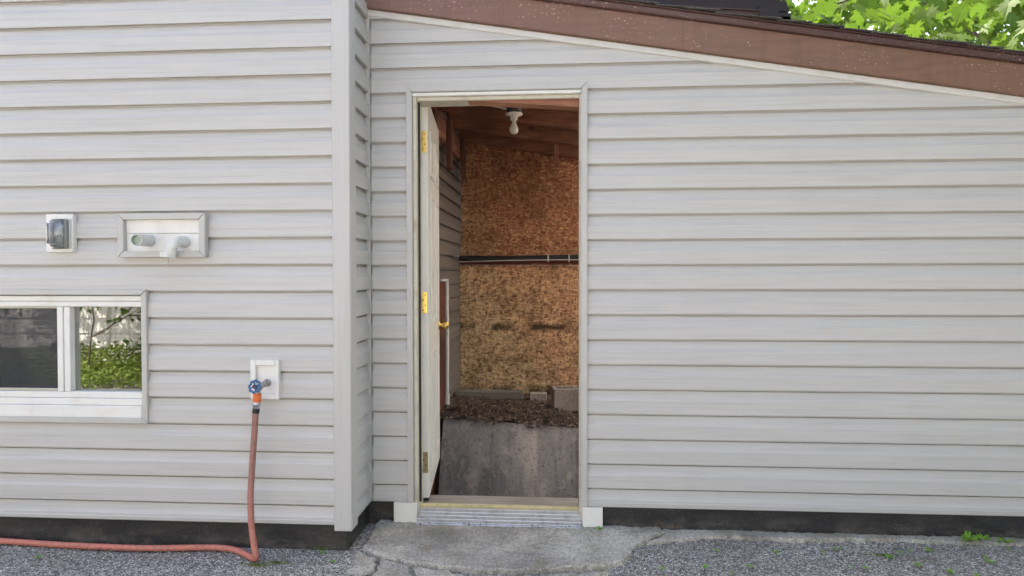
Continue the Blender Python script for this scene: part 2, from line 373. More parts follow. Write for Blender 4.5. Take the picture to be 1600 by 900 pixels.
# ---------------------------------------------------------------- mesh helpers
class MB:
    def __init__(s): s.v = []; s.f = []; s.mi = []; s.cur = 0; s.sm = []
    def add(s, vs, fs, smooth=False):
        o = len(s.v); s.v += [tuple(v) for v in vs]
        for f in fs: s.f.append(tuple(i+o for i in f)); s.mi.append(s.cur); s.sm.append(smooth)
    def box(s, a, b, bev=0.0, mat=None):
        """axis box a..b, optional bevel, optional 4x4"""
        bm = bmesh.new(); bmesh.ops.create_cube(bm, size=1)
        for v in bm.verts: v.co = Vector([(a[i]+b[i])/2+v.co[i]*(b[i]-a[i]) for i in range(3)])
        if bev: bmesh.ops.bevel(bm, geom=list(bm.edges), offset=bev, segments=1, affect='EDGES', clamp_overlap=True)
        if mat is not None: bmesh.ops.transform(bm, matrix=mat, verts=bm.verts)
        bm.verts.index_update()
        s.add([v.co.copy() for v in bm.verts], [[v.index for v in f.verts] for f in bm.faces]); bm.free(); return s
    def tube(s, pts, rs, seg=10, cap=True):
        pts = [Vector(p) for p in pts]
        if not hasattr(rs, '__len__'): rs = [rs]*len(pts)
        vs = []; fs = []; up = Vector((.31, .17, .93)); n = None
        for i, p in enumerate(pts):
            d = (pts[min(i+1, len(pts)-1)]-pts[max(i-1, 0)])
            if d.length < 1e-9: d = Vector((0, 0, 1))
            d.normalize()
            if n is None: n = d.cross(up).normalized()
            n = (n-d*n.dot(d)).normalized(); b = d.cross(n)
            for k in range(seg):
                a = 2*math.pi*k/seg; vs.append(p+(n*math.cos(a)+b*math.sin(a))*rs[i])
        for i in range(len(pts)-1):
            for k in range(seg):
                k2 = (k+1) % seg; fs.append((i*seg+k, i*seg+k2, (i+1)*seg+k2, (i+1)*seg+k))
        s.add(vs, fs, True)
        if cap:
            s.add(vs[:seg], [tuple(reversed(range(seg)))]); s.add(vs[-seg:], [tuple(range(seg))])
        return s
    def lathe(s, base, axis, prof, seg=16):
        """prof: (distance along axis, radius)"""
        base = Vector(base); axis = Vector(axis).normalized()
        s.tube([base+axis*(a+i*1e-5) for i, (a, r) in enumerate(prof)], [max(r, 1e-4) for a, r in prof], seg); return s
    def build(s, name, mats, parent=None):
        me = bpy.data.meshes.new(name); me.from_pydata(s.v, [], s.f)
        mats = mats if isinstance(mats, (list, tuple)) else [mats]
        for m in mats: me.materials.append(M[m])
        for p, i, sm in zip(me.polygons, s.mi, s.sm): p.material_index = i; p.use_smooth = sm
        me.update(); o = bpy.data.objects.new(name, me); col.objects.link(o)
        if parent is not None: link(o, parent)
        return o
def link(o, parent):
    o.parent = parent; o.matrix_parent_inverse = Matrix.Translation(-Vector(abs_loc(parent)))
def abs_loc(o):
    l = Vector(o.location)
    return l
def empty(name, loc, label, cat, group=None):
    o = bpy.data.objects.new(name, None); col.objects.link(o); o.location = loc; o.empty_display_size = .1
    return tag(o, label, cat, group)
def tag(o, label, cat, group=None):
    o['label'] = label; o['category'] = cat
    if group: o['group'] = group
    return o
def struct(o, kind='structure'):
    o['kind'] = kind; return o
def part(name, mat, parent, a, b, bev=.0, mtx=None):
    return MB().box(a, b, bev, mtx).build(name, mat, parent)

# ---------------------------------------------------------------- the ground
GZ = .02
def ground():
    xs = [-120, -40, -12, -6]+[-4+i*.1 for i in range(81)]+[6, 12, 40, 120]
    ys = [-120, -40, -14, -7, -5]+[-3.4+i*.1 for i in range(35)]+[.06]
    vs = []; fs = []
    def h(x, y):
        near = max(0, min(1, 1-(abs(x)-3.5)/1.5))*max(0, min(1, (y+3.4)/.6))
        return GZ+near*(noise.noise(Vector((x*1.3, y*1.6, 0)))*.010-.004)
    for y in ys:
        for x in xs: vs.append((x, y, h(x, y)))
    n = len(xs)
    for j in range(len(ys)-1):
        for i in range(n-1): fs.append((j*n+i, j*n+i+1, (j+1)*n+i+1, (j+1)*n+i))
    # behind the front wall the sheet goes on, left open over the sunken shed floor
    xs2 = [-120, -40, -8, -.95, 3.0, 8, 40, 120]; ys2 = [.06, 1.66, 3.1, 14, 40, 160]
    m = MB(); m.add(vs, fs, True)
    for i in range(len(xs2)-1):
        for j in range(len(ys2)-1):
            if xs2[i] == -.95 and j == 0: continue
            a, b, c, d = xs2[i], xs2[i+1], ys2[j], ys2[j+1]
            m.add([(a, c, GZ), (b, c, GZ), (b, d, GZ), (a, d, GZ)], [(0, 1, 2, 3)])
    return struct(m.build('ground', 'asphalt'))
ground()

# loose chippings lying on the asphalt
def chips():
    m = MB(); rnd = random.Random(3)
    for i in range(7000):
        x = rnd.uniform(-2.9, 2.6); y = rnd.uniform(-.95, -.02)
        if x < -.93 and y > -.345: y = -.345-abs(rnd.gauss(0, .12))
        r = rnd.uniform(.0025, .0062)*(1 if rnd.random() > .05 else 1.5)
        c = Vector((x, y, GZ+r*.25+noise.noise(Vector((x*1.3, y*1.6, 0)))*.010-.004)); a = rnd.uniform(0, 6.28)
        ax = Vector((math.cos(a), math.sin(a), 0))*r*rnd.uniform(.8, 1.5); ay = Vector((-math.sin(a), math.cos(a), 0))*r; az = Vector((rnd.uniform(-.3, .3)*r, rnd.uniform(-.3, .3)*r, r*rnd.uniform(.5, .8)))
        m.add([c+ax, c+ay, c-ax, c-ay, c+az, c-az], [(0, 1, 4), (1, 2, 4), (2, 3, 4), (3, 0, 4), (1, 0, 5), (2, 1, 5), (3, 2, 5), (0, 3, 5)])
    o = m.build('gravel', 'asphalt'); struct(o, 'stuff'); tag(o, 'loose grey and white stone chippings lying on the asphalt', 'gravel')
chips()

# ---------------------------------------------------------------- siding
C = .1231
zk = lambda k: CZ+1.168-k*C
PROF = [(-.006, .005), (.0195, .0), (.0205, .002), (.0200, .0635), (.0196, .0645), (.0148, .0705), (.0108, .0800), (.0076, .0930), (.0050, .1105), (.0040, .1125), (-.007, .1135), (-.007, .134)]
def board(parent, org, u, out, u0, u1, z0, mat='siding', clips=(), name='siding_board', wave=.0004):
    """one dutch-lap course from u0 to u1 on the wall through org; clips: (point, normal) keeps the side normal points away from"""
    org, u, out = Vector(org), Vector(u), Vector(out)
    n = max(1, int((u1-u0)/.16)); bm = bmesh.new(); rows = []
    for i in range(n+1):
        uu = u0+(u1-u0)*i/n; p0 = org+u*uu
        w = noise.noise(Vector((uu*2.1, z0*7.3, org.y*3)))*wave; wz = noise.noise(Vector((uu*1.3, z0*5.1, 9)))*.0004
        rows.append([bm.verts.new(p0+out*(o+w)+Vector((0, 0, z0+z+wz))) for o, z in PROF])
    for i in range(n):
        for j in range(len(PROF)-1):
            f = bm.faces.new((rows[i][j], rows[i+1][j], rows[i+1][j+1], rows[i][j+1])); f.smooth = j in (4, 5, 6, 7)
    for pt, nr in clips:
        g = bm.verts[:]+bm.edges[:]+bm.faces[:]
        bmesh.ops.bisect_plane(bm, geom=g, plane_co=Vector(pt), plane_no=Vector(nr), clear_outer=True)
    if not bm.faces: bm.free(); return None
    bmesh.ops.recalc_face_normals(bm, faces=bm.faces)
    me = bpy.data.meshes.new(name); bm.to_mesh(me); bm.free(); me.materials.append(M[mat])
    o = bpy.data.objects.new(name, me); col.objects.link(o); link(o, parent); return o

# ================================================================ the house (left)
S = .335; YW = -S
XI = -.975                                  # the return wall's plane
house = empty('house', (-2.8, YW, GZ), 'pale grey vinyl-sided house wall with a low white slider window and a corner post', 'house')
XL = -5.2
TOP = 4.7
part('wall_core', 'room', house, (XL, YW+.012, .0), (-3.02, YW+.14, TOP))
WX0, WX1 = px(-38, 555, Y=YW).x, px(226, 555, Y=YW).x
WZ0, WZ1 = px(226, 652, Y=YW).z, px(226, 462, Y=YW).z
part('wall_core', 'room', house, (WX1, YW+.012, .0), (XI-.012, YW+.14, TOP))
part('wall_core', 'room', house, (-3.02, YW+.012, .0), (WX1, YW+.14, WZ0))
part('wall_core', 'room', house, (-3.02, YW+.012, WZ1), (WX1, YW+.14, TOP))
part('wall_core', 'room', house, (-3.02, YW+.012, WZ0), (WX0, YW+.14, WZ1))
part('wall_core', 'room', house, (XI-.14, YW+.142, .0), (XI-.012, 6.0, TOP))
part('wall_core', 'room', house, (XL, YW+.142, .0), (XL+.1, 6.0, TOP))
part('wall_core', 'room', house, (XL, 5.9, .0), (XI-.142, 6.0, TOP))
PX0, PX1 = -1.030, -.947                    # corner post on the front
VB = (px(186, 334, Y=YW), px(323, 402, Y=YW))
seam = px(267, 410, Y=YW).x
KB = 19
ZB = .142                                   # bottom edge of the siding
for k in range(-19, KB+1):
    z0 = zk(k); zt = z0+C; clips = [((0, 0, ZB+.006), (0, 0, -1))] if z0 < ZB+.03 else []
    segs = [(XL, PX0+.012)]
    if zt > WZ0-.03 and z0 < WZ1+.02: segs = [(XL, WX0-.02), (WX1+.022, PX0+.012)]
    if abs(z0-px(267, 416, Y=YW).z) < C*.5: segs = [(XL, seam-.0012), (seam+.0012, PX0+.012)]
    for a, b in segs:
        cl = list(clips)
        board(house, (0, YW, 0), (1, 0, 0), (0, -1, 0), a, b, z0, clips=cl)
    if zt > WZ0-.03 and z0 < WZ1+.02:       # strips of the courses that the window cuts
        if z0 < WZ0-.02: board(house, (0, YW, 0), (1, 0, 0), (0, -1, 0), WX0-.02, WX1+.022, z0, clips=clips+[((0, 0, WZ0-.016), (0, 0, 1))])
        if zt > WZ1+.02: board(house, (0, YW, 0), (1, 0, 0), (0, -1, 0), WX0-.02, WX1+.022, z0, clips=clips+[((0, 0, WZ1+.012), (0, 0, -1))])
    board(house, (XI, 0, 0), (0, 1, 0), (1, 0, 0), YW+.06, -.012, z0, clips=clips)
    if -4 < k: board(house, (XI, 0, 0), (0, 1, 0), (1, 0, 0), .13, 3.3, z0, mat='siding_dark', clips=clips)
def strip(parent, name, mat, a, b, bev=.0015): return part(name, mat, parent, a, b, bev)
strip(house, 'starter_strip', 'trim', (XL, YW-.0235, ZB), (PX0+.010, YW, ZB+.022), .004)
strip(house, 'starter_strip', 'trim', (XI, YW+.062, ZB), (XI+.0235, -.012, ZB+.024), .004)
# corner post: an L of two faces
cp = MB(); cp.box((PX0, YW-.030, .117), (PX1, YW-.004, 4.68), .004); cp.box((PX1-.026, YW-.003, .117), (PX1-.0005, YW+.066, 4.68), .004)
cp.build('corner_post', 'siding_v', house)
strip(house, 'corner_channel', 'trim', (XI, -.028, ZB), (XI+.026, -.006, 2.75), .002)
part('foundation', 'parge', house, (XL, YW+.004, -.3), (XI-.004, YW+.11, ZB+.05), .003)
part('foundation', 'parge', house, (XI-.1, YW+.112, -1.1), (XI-.004, 6, ZB+.05), .003)
# roof of the house, above the picture
rb = MB(); rz = TOP
rb.add([(XL-.3, YW-.3, rz-.04), (XI+.12, YW-.3, rz-.04), (XI+.12, 2.8, rz+1.5), (XL-.3, 2.8, rz+1.5), (XL-.3, 6.4, rz-.1), (XI+.12, 6.4, rz-.1)], [(0, 1, 2, 3), (3, 2, 5, 4)])
rb.add([(XL-.3, YW-.3, rz+.04), (XI+.12, YW-.3, rz+.04), (XI+.12, 2.8, rz+1.58), (XL-.3, 2.8, rz+1.58), (XL-.3, 6.4, rz-.02), (XI+.12, 6.4, rz-.02)], [(3, 2, 1, 0), (4, 5, 2, 3)])
rb.build('roof', 'shingle', house)
gb = MB(); gb.add([(XI-.02, YW+.02, rz), (XI-.02, 5.95, rz), (XI-.02, 2.8, rz+1.45)], [(0, 1, 2)]); gb.add([(XL+.02, YW+.02, rz), (XL+.02, 5.95, rz), (XL+.02, 2.8, rz+1.45)], [(2, 1, 0)])
gb.build('gable_wall', 'siding', house)
# ---- window
win = MB(); y0 = YW-.004
gx0, gx1 = px(110, 545, Y=YW).x, px(224, 545, Y=YW).x+.03
gz0, gz1 = px(150, 612, Y=YW).z, px(150, 479, Y=YW).z
mx0, mx1 = px(91, 545, Y=YW).x, gx0
lx0 = WX0+.045
win.box((WX0, y0-.012, gz1+.026), (WX1, YW+.10, WZ1), .003)          # head
win.box((WX0, y0-.006, gz1), (WX1, YW+.09, gz1+.025), .003)
win.box((WX0, y0-.022, WZ0), (WX1, YW+.10, gz0-.062), .004)          # sill
win.box((WX0, y0-.010, gz0-.061), (WX1, YW+.09, gz0-.030), .003)
win.box((WX0, y0-.002, gz0-.029), (WX1, YW+.08, gz0), .003)
win.box((WX0, y0-.006, gz0+.0005), (lx0, YW+.09, gz1-.0005), .003)
win.box((gx1-.004, y0-.004, gz0+.0005), (WX1, YW+.09, gz1-.0005), .003)
wo = win.build('window', 'white', house); wo['label'] = 'low white vinyl slider window with an insect screen on one side'
MB().box((mx0, y0-.004, gz0+.0005), (mx0+(mx1-mx0)*.48, YW+.06, gz1-.0005), .003).box((mx0+(mx1-mx0)*.5, y0+.001, gz0+.0005), (mx1, YW+.07, gz1-.0005), .003).build('mullion', 'white', wo)
part('pane', 'glass', wo, (mx1, YW+.030, gz0), (gx1-.004, YW+.034, gz1))
part('pane', 'glass', wo, (lx0, YW+.030, gz0), (mx0, YW+.034, gz1))
part('insect_screen', 'screen', wo, (lx0+.012, YW+.012, gz0+.014), (mx0-.006, YW+.013, gz1-.010))
sf = MB(); sf.box((lx0, YW+.004, gz0), (mx0-.0005, YW+.018, gz0+.014), .002); sf.box((lx0, YW+.004, gz1-.010), (mx0-.0005, YW+.018, gz1), .002); sf.box((mx0-.007, YW+.004, gz0+.0145), (mx0-.0005, YW+.018, gz1-.0105), .002)
sf.build('screen_frame', 'steel', wo)
tw = px(236, 555, Y=YW).x
def mitre(parent, name, mat, x0, x1, z0, z1, w, ya, yb, gap=.0012):
    """four mitred channel pieces round an opening, outer size given"""
    g = gap
    q = [((x0+g, z1), (x1-g, z1), (x1-w-g, z1-w), (x0+w+g, z1-w)), ((x0+g, z0), (x0+w+g, z0+w), (x1-w-g, z0+w), (x1-g, z0)),
         ((x0, z0+g), (x0, z1-g), (x0+w, z1-w-g), (x0+w, z0+w+g)), ((x1, z0+g), (x1-w, z0+w+g), (x1-w, z1-w-g), (x1, z1-g))]
    for a in q:
        m = MB(); n = len(a)
        vs = [(x, ya, z) for x, z in a]+[(x, yb, z) for x, z in a]
        m.add(vs, [(0, 1, 2, 3), (7, 6, 5, 4)]+[(i, i+4, (i+1) % 4+4, (i+1) % 4) for i in range(4)])
        bm = bmesh.new(); o = m.build(name, mat, parent); bm.from_mesh(o.data)
        bmesh.ops.recalc_face_normals(bm, faces=bm.faces); bmesh.ops.bevel(bm, geom=list(bm.edges), offset=.0025, segments=1, affect='EDGES'); bm.to_mesh(o.data); bm.free()
mitre(wo, 'window_channel', 'trim', WX0-.03, tw, WZ0-.024, px(236, 452, Y=YW).z, .026, YW-.034, YW-.002)
# the dim room behind
rm = MB(); rm.box((-3.3, YW+.16, .35), (-1.5, 2.2, 1.9)); ro = rm.build('room', 'room', house)
rbm = bmesh.new(); rbm.from_mesh(ro.data); rbm.faces.ensure_lookup_table()
bmesh.ops.delete(rbm, geom=[f for f in rbm.faces if f.calc_center_median().y < YW+.2], context='FACES'); rbm.to_mesh(ro.data); rbm.free()

# ================================================================ the lean-to shed
SL = .1606
rake = lambda x: 2.5836-(x+.9315)*SL        # lower edge of the pale rake trim
SX1 = 2.95; YB = 3.02
shed = empty('lean_to_shed', (1.0, 0, GZ), 'grey vinyl-sided lean-to shed with brown sloping fascia and an open white door', 'shed')
OX0, OX1, OZT = -.742, .118, 2.195          # rough opening
part('wall_core', 'rafter', shed, (XI+.002, .012, -.9), (OX0, .10, 2.45))
part('wall_core', 'rafter', shed, (OX1, .012, -.9), (SX1, .10, 1.93))
hc = MB(); hc.add([(XI+.002, .012, 2.19), (SX1, .012, 1.92), (SX1, .012, rake(SX1)+.04), (XI+.002, .012, rake(XI)+.04), (XI+.002, .10, 2.19), (SX1, .10, 1.92), (SX1, .10, rake(SX1)+.04), (XI+.002, .10, rake(XI)+.04)],
    [(0, 1, 2, 3), (7, 6, 5, 4), (0, 4, 5, 1), (2, 6, 7, 3), (1, 5, 6, 2), (0, 3, 7, 4)])
# header over the door follows the roof; its lower edge stays above the door head
hc.v = [(x, y, (max(z, 2.197) if x < 1 else z)) for x, y, z in hc.v]
hc.build('wall_header', 'rafter', shed)
DXL, DXR, DZT = px(637, 450, Y=0).x+.002, px(917.5, 450, Y=0).x, px(780, 133, Y=0).z
rk = [((0, 0, rake(0)+.004), (SL, 0, 1))]
CX = px(583.5, 400, Y=0).x
for k in range(-2, KB+1):
    z0 = zk(k); zt = z0+C
    cl = list(rk) if zt+.03 > rake(SX1) else []
    if z0 < ZB+.03: cl.append(((0, 0, ZB+.006), (0, 0, -1)))
    A = ((0, 0, 0), (1, 0, 0), (0, -1, 0))
    if zt <= DZT-.01 or z0 < DZT-.02:
        board(shed, *A, CX-.006, DXL+.012, z0, clips=cl); board(shed, *A, DXR-.012, SX1, z0, clips=cl)
        if zt > DZT: board(shed, *A, DXL+.012, DXR-.012, z0, clips=cl+[((0, 0, DZT-.012), (0, 0, -1))])
    else: board(shed, *A, CX-.006, SX1, z0, clips=cl)
strip(shed, 'corner_channel', 'trim', (XI+.0325, -.030, ZB), (CX, -.002, rake(CX)-.001), .004)
strip(shed, 'starter_strip', 'trim', (CX, -.0235, ZB), (DXL, 0, ZB+.022), .004)
strip(shed, 'starter_strip', 'trim', (DXR, -.0235, ZB-.004), (SX1, 0, ZB+.022), .004)
def sloped(name, mat, x0, x1, f0, f1, ya, yb, bev=.003, seg=1, jag=0):
    m = MB(); bm = bmesh.new(); bmesh.ops.create_cube(bm, size=1)
    for v in bm.verts:
        x = x0 if v.co.x < 0 else x1; v.co = Vector((x, ya if v.co.y < 0 else yb, (f0 if v.co.z < 0 else f1)(x)))
    if bev: bmesh.ops.bevel(bm, geom=list(bm.edges), offset=bev, segments=1, affect='EDGES')
    me = bpy.data.meshes.new(name); bm.to_mesh(me); bm.free(); me.materials.append(M[mat])
    o = bpy.data.objects.new(name, me); col.objects.link(o); link(o, shed); return o
sloped('rake_trim', 'trim_light', XI+.004, SX1+.02, lambda x: rake(x)-.002, lambda x: rake(x)+.030, -.030, -.001, .004)
FB = lambda x: rake(x)+.0305
sloped('fascia', 'fascia', XI+.004, SX1+.1, FB, lambda x: FB(x)+.142, -.055, -.016, .004)
sloped('drip_board', 'drip', XI+.004, SX1+.12, lambda x: FB(x)+.1425, lambda x: FB(x)+.173, -.078, -.014, .005)
sloped('drip_edge', 'drip', XI+.004, SX1+.13, lambda x: FB(x)+.1735, lambda x: FB(x)+.178, -.088, -.010, .002)
RT = lambda x: FB(x)+.1785
KX0, KX1, KY0, KY1 = .42, 2.80, .25, 2.85      # frosted panel added to brighten the shed, out of sight right of the door
d0, d1 = (lambda x: FB(x)+.145), (lambda x: FB(x)+.177)
for a_, b_, c_, d_ in ((XI+.004, KX0, -.0135, YB+.25), (KX1, SX1+.1, -.0135, YB+.25), (KX0, KX1, -.0135, KY0), (KX0, KX1, KY1, YB+.25)): sloped('roof_deck', 'rafter_y', a_, b_, d0, d1, c_, d_, 0)
sloped('added_light_panel', 'frosted', KX0-.02, KX1+.02, lambda x: FB(x)+.232, lambda x: FB(x)+.236, KY0-.02, KY1+.02, 0)
for c_, d_ in ((KY0-.03, KY0), (KY1, KY1+.03)): sloped('added_panel_curb', 'drip', KX0-.03, KX1+.03, lambda x: FB(x)+.1775, lambda x: FB(x)+.2315, c_, d_, .002)
rnd = random.Random(11); x = XI+.006; i = 0
while x < SX1+.1:                            # shingle courses, each lying on the one below
    w = .142; j = rnd.uniform(-.012, .010); x1 = x+w+.02; tl = rnd.uniform(0, .004)
    m = MB(); ya = -.096+j
    spans = [(ya, YB+.27)] if x1 < KX0-.03 or x > KX1+.03 else [(ya, KY0-.035), (KY1+.035, YB+.27)]
    ys = [ya]+[ya+.004+t*(spans[0][1]-ya-.004)/6 for t in range(1, 7)]
    vs = []
    for yy in ys:
        e = rnd.uniform(-.003, .003) if yy < 0 else 0
        vs += [(x, yy, RT(x)+.001+e*.3), (x1, yy, RT(x1)+.006+e+tl), (x1, yy, RT(x1)+.010+e+tl), (x, yy, RT(x)+.005+e*.3)]
    fs = [(0, 1, 2, 3)]
    for q in range(len(ys)-1):
        for t in range(4): fs.append((q*4+t, q*4+(t+1) % 4, (q+1)*4+(t+1) % 4, (q+1)*4+t))
    m.add(vs, fs)
    m2 = MB()
    if len(spans) == 2: m2.add([(xx, yy, RT(xx)+dz) for yy in spans[1] for xx, dz in ((x, .001), (x1, .006), (x1, .010), (x, .005))], [(0, 1, 2, 3), (4, 5, 6, 7)]+[(t, (t+1) % 4, (t+1) % 4+4, t+4) for t in range(4)])
    for q in ((m, m2) if m2.v else (m,)):
        o = q.build('shingle', 'shingle', shed)
        bm = bmesh.new(); bm.from_mesh(o.data); bmesh.ops.recalc_face_normals(bm, faces=bm.faces); bm.to_mesh(o.data); bm.free()
    x += w
# foundation, end and back
part('foundation', 'parge', shed, (XI-.002, .004, -.3), (-.846, .011, ZB+.04))
part('foundation', 'parge', shed, (.214, -.002, -.3), (SX1, .011, ZB+.04), .003)
part('corner_stud', 'post', shed, (SX1-.1, .11, -.3), (SX1, .2, 1.98))
part('corner_stud', 'post', shed, (SX1-.1, YB-.09, .0), (SX1, YB, 1.98))
part('back_stud', 'post', shed, (1.60, YB, 0), (1.69, YB+.09, 2.2))
# ---- rafters and sheathing inside
RB = lambda x: rake(x)-.005
for yy, dz in ((YB-.03, .0), (2.40, .0), (1.80, .0), (1.20, .0), (.62, .0)):
    sloped('rafter', 'rafter', XI+.02, SX1-.01, lambda x: RB(x)+dz-.02, lambda x: FB(x)+.144, yy-.022, yy+.022, .004)
part('ledger', 'rafter_y', shed, (XI+.018, .12, 2.36), (XI+.058, YB-.06, 2.545), .004)
for yy in (2.86, 2.10, 1.42): part('wall_post', 'post', shed, (XI+.059, yy-.06, 2.05+.05*yy), (XI+.10, yy+.035, 2.56), .004)
part('cross_block', 'rafter_y', shed, (-.05, 2.424, 2.33), (-.012, 2.966, 2.42), .003)
# ---- strand board sheets on the back wall
zo = .165
osb_top = lambda x: RB(x)-.002
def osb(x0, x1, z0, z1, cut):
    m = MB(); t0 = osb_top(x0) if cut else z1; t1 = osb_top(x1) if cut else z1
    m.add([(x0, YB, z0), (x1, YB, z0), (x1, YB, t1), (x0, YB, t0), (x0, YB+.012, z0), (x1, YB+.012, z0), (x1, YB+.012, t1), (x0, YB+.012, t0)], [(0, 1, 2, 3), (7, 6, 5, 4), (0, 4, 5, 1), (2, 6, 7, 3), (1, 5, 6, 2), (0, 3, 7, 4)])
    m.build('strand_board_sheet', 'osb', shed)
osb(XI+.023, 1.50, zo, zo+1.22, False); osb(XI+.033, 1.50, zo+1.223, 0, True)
part('bottom_plate', 'post', shed, (XI+.03, YB+.014, .10), (1.5, YB+.09, zo+.03))
# ---- sunken floor, concrete face and litter bank inside the shed
cw = MB(); nx, nz = 26, 10; vs = []; fs = []
topz = lambda x: .205-.060*(x+.88)/1.02+noise.noise(Vector((x*4, 0, 2)))*.008
for j in range(nz+1):
    for i in range(nx+1):
        x = -.886+(SX1+.886)*i/nx; z = -.92+(topz(x)+.92)*j/nz
        vs.append((x, 1.22+.48*(z+.9)/1.1+noise.noise(Vector((x*3, z*3, 0)))*.008, z))
for j in range(nz):
    for i in range(nx): a = j*(nx+1)+i; fs.append((a, a+1, a+nx+2, a+nx+1))
cw.add(vs, fs, True); cwo = struct(cw.build('retaining_wall', 'retain')); 
fl = MB(); fl.box((XI, .10, -.98), (SX1, 1.72, -.90)); struct(fl.build('sunken_floor', 'retain'))
lb = MB(); vs = []; fs = []; nx, ny = 46, 22
def lz(x, y): return topz(x)+(.005 if y < 1.72 else .02)+(y-1.7)*-.022+noise.noise(Vector((x*5, y*5, 1)))*.016+noise.noise(Vector((x*16, y*16, 1)))*.008
for j in range(ny+1):
    for i in range(nx+1):
        x = XI+(SX1-XI)*i/nx; y = 1.685+(YB-.01-1.685)*j/ny; vs.append((x, y, lz(x, y)))
for j in range(ny):
    for i in range(nx): a = j*(nx+1)+i; fs.append((a, a+1, a+nx+2, a+nx+1))
lb.add(vs, fs, True); struct(lb.build('soil_bank', 'debris'))
lt = MB(); rnd = random.Random(5)
for i in range(3000):
    x = rnd.uniform(-.93, 1.2); y = 1.67+abs(rnd.gauss(0, .42)); 
    if y > 2.9: continue
    L = rnd.uniform(.006, .03); w = L*rnd.uniform(.25, .6); c = Vector((x, y, lz(x, max(y, 1.69))+.003+rnd.uniform(0, .012))); a = rnd.uniform(0, 6.28)
    if y < 1.70: c.z -= rnd.uniform(0, .03); c.y -= .012
    d = Vector((math.cos(a), math.sin(a), rnd.uniform(-.4, .5)))*L; e = Vector((-math.sin(a), math.cos(a), rnd.uniform(-.5, .5)))*w
    lt.add([c-d, c+e, c+d, c-e+Vector((0, 0, .004))], [(0, 1, 2), (0, 2, 3)])
o = struct(lt.build('leaf_litter', 'debris'), 'stuff'); tag(o, 'brown leaf litter and bark crumbs covering the bank inside the shed', 'litter')
part('pit_board', 'redboard', shed, (XI+.0185, .135, -.9), (XI+.055, 1.69, .135), .003)

# ---- door frame
fy0 = -.034
def fr(name, mat, a, b, bev=.003): return part(name, mat, shed, a, b, bev)
JL, JR = px(647, 450, Y=-.02).x, px(907, 450, Y=-.02).x
HZ = px(780, 151, Y=-.02).z
# outer aluminium channel, mitred at the two top corners
def chan(pts, ya, yb, mat='trim'):
    m = MB(); n = len(pts); m.add([(x, ya, z) for x, z in pts]+[(x, yb, z) for x, z in pts], [tuple(range(n)), tuple(reversed(range(n, 2*n)))]+[(i, i+n, (i+1) % n+n, (i+1) % n) for i in range(n)])
    o = m.build('door_channel', mat, shed); bm = bmesh.new(); bm.from_mesh(o.data); bmesh.ops.recalc_face_normals(bm, faces=bm.faces); bmesh.ops.bevel(bm, geom=list(bm.edges), offset=.003, segments=2, affect='EDGES'); bm.to_mesh(o.data); bm.free()
cwid = .030
chan([(DXL, ZB), (DXL+cwid, ZB), (DXL+cwid, DZT-.034), (DXL, DZT-.001)], fy0, -.002)
chan([(DXR-cwid, ZB-.004), (DXR, ZB-.004), (DXR, DZT-.001), (DXR-cwid, DZT-.034)], fy0, -.002)
chan([(DXL+.001, DZT), (DXL+cwid+.001, DZT-.033), (DXR-cwid-.001, DZT-.033), (DXR-.001, DZT)], fy0+.002, -.002)
# white brick-mould head and plinth blocks
fr('head_moulding', 'white', (DXL+cwid, -.022, DZT-.052), (DXR-cwid, .010, DZT-.0345))
fr('jamb', 'cream', (DXL+cwid+.0005, -.016, .03), (OX0+.026, .118, DZT-.0525))
fr('jamb', 'cream', (OX1-.022, -.010, .03), (OX1+.010, .118, DZT-.0525))
fr('head_jamb', 'cream', (OX0+.0265, -.004, DZT-.072), (OX1-.0225, .118, DZT-.0525))
fr('weatherstrip', 'black', (OX0+.0265, .02, .13), (OX0+.036, .034, DZT-.0725), .002)
a, b = px(615, 786, Y=-.03), px(648, 822, Y=-.03)
fr('plinth_block', 'white', (a.x, -.030, b.z), (DXL+cwid+.014, .003, ZB-.0005), .003)
a, b = px(910, 791, Y=-.03), px(942, 825, Y=-.03)
fr('plinth_block', 'white', (a.x, -.030, b.z), (b.x, -.003, ZB-.005), .003)
# threshold: ribbed aluminium nose, yellowed strip, wooden sill
TX0, TX1 = DXL+cwid+.0145, px(909, 800, Y=-.03).x
th = MB(); th.box((TX0, -.052, .012), (TX1, .02, .045), .003)
for i in range(5):
    y = -.046+i*.0155; z = .050+i*.0125
    th.box((TX0, y, .0455), (TX1, y+.012, z), .0025)
th.build('threshold', 'alu', shed)
part('threshold_strip', 'strip', shed, (TX0, .0325, .06), (TX1, .062, .1135), .004)
part('sill', 'sillwood', shed, (OX0+.028, .0625, .03), (OX1-.023, .235, .098), .004)
# ---- door, swung inwards
th_a = rad(6.2)
hx, hy = px(669.5, 450, Y=.122).x, .122
DM = Matrix.Translation((hx, hy, 0)) @ Matrix.Rotation(th_a, 4, 'Z')      # local: +y into the shed, -x thickness, face at x = 0
DW, DT, DZ0, DZ1 = .80, .0445, .118, px(662, 153, Y=.122).z
dm = MB(); dm.box((-DT, 0, DZ0), (0, DW, DZ1), .002, DM); door = dm.build('door', 'door', shed); door['label'] = 'white six-panel door swung open into the shed'
def dpart(name, mat, a, b, bev=.002): return MB().box(a, b, bev, DM).build(name, mat, door)
for (za, zb) in ((.25, .86), (1.02, 1.72), (1.82, 2.06)):
    for (ya, yb) in ((.11, .36), (.44, .69)):
        m = MB()
        m.box((.0002, ya, za), (.007, ya+.016, zb), .002, DM); m.box((.0002, yb-.016, za), (.007, yb, zb), .002, DM)
        m.box((.0002, ya+.0165, za), (.007, yb-.0165, za+.016), .002, DM); m.box((.0002, ya+.0165, zb-.016), (.007, yb-.0165, zb), .002, DM)
        m.box((.0002, ya+.05, za+.05), (.006, yb-.05, zb-.05), .003, DM); m.build('door_panel', 'door', door)
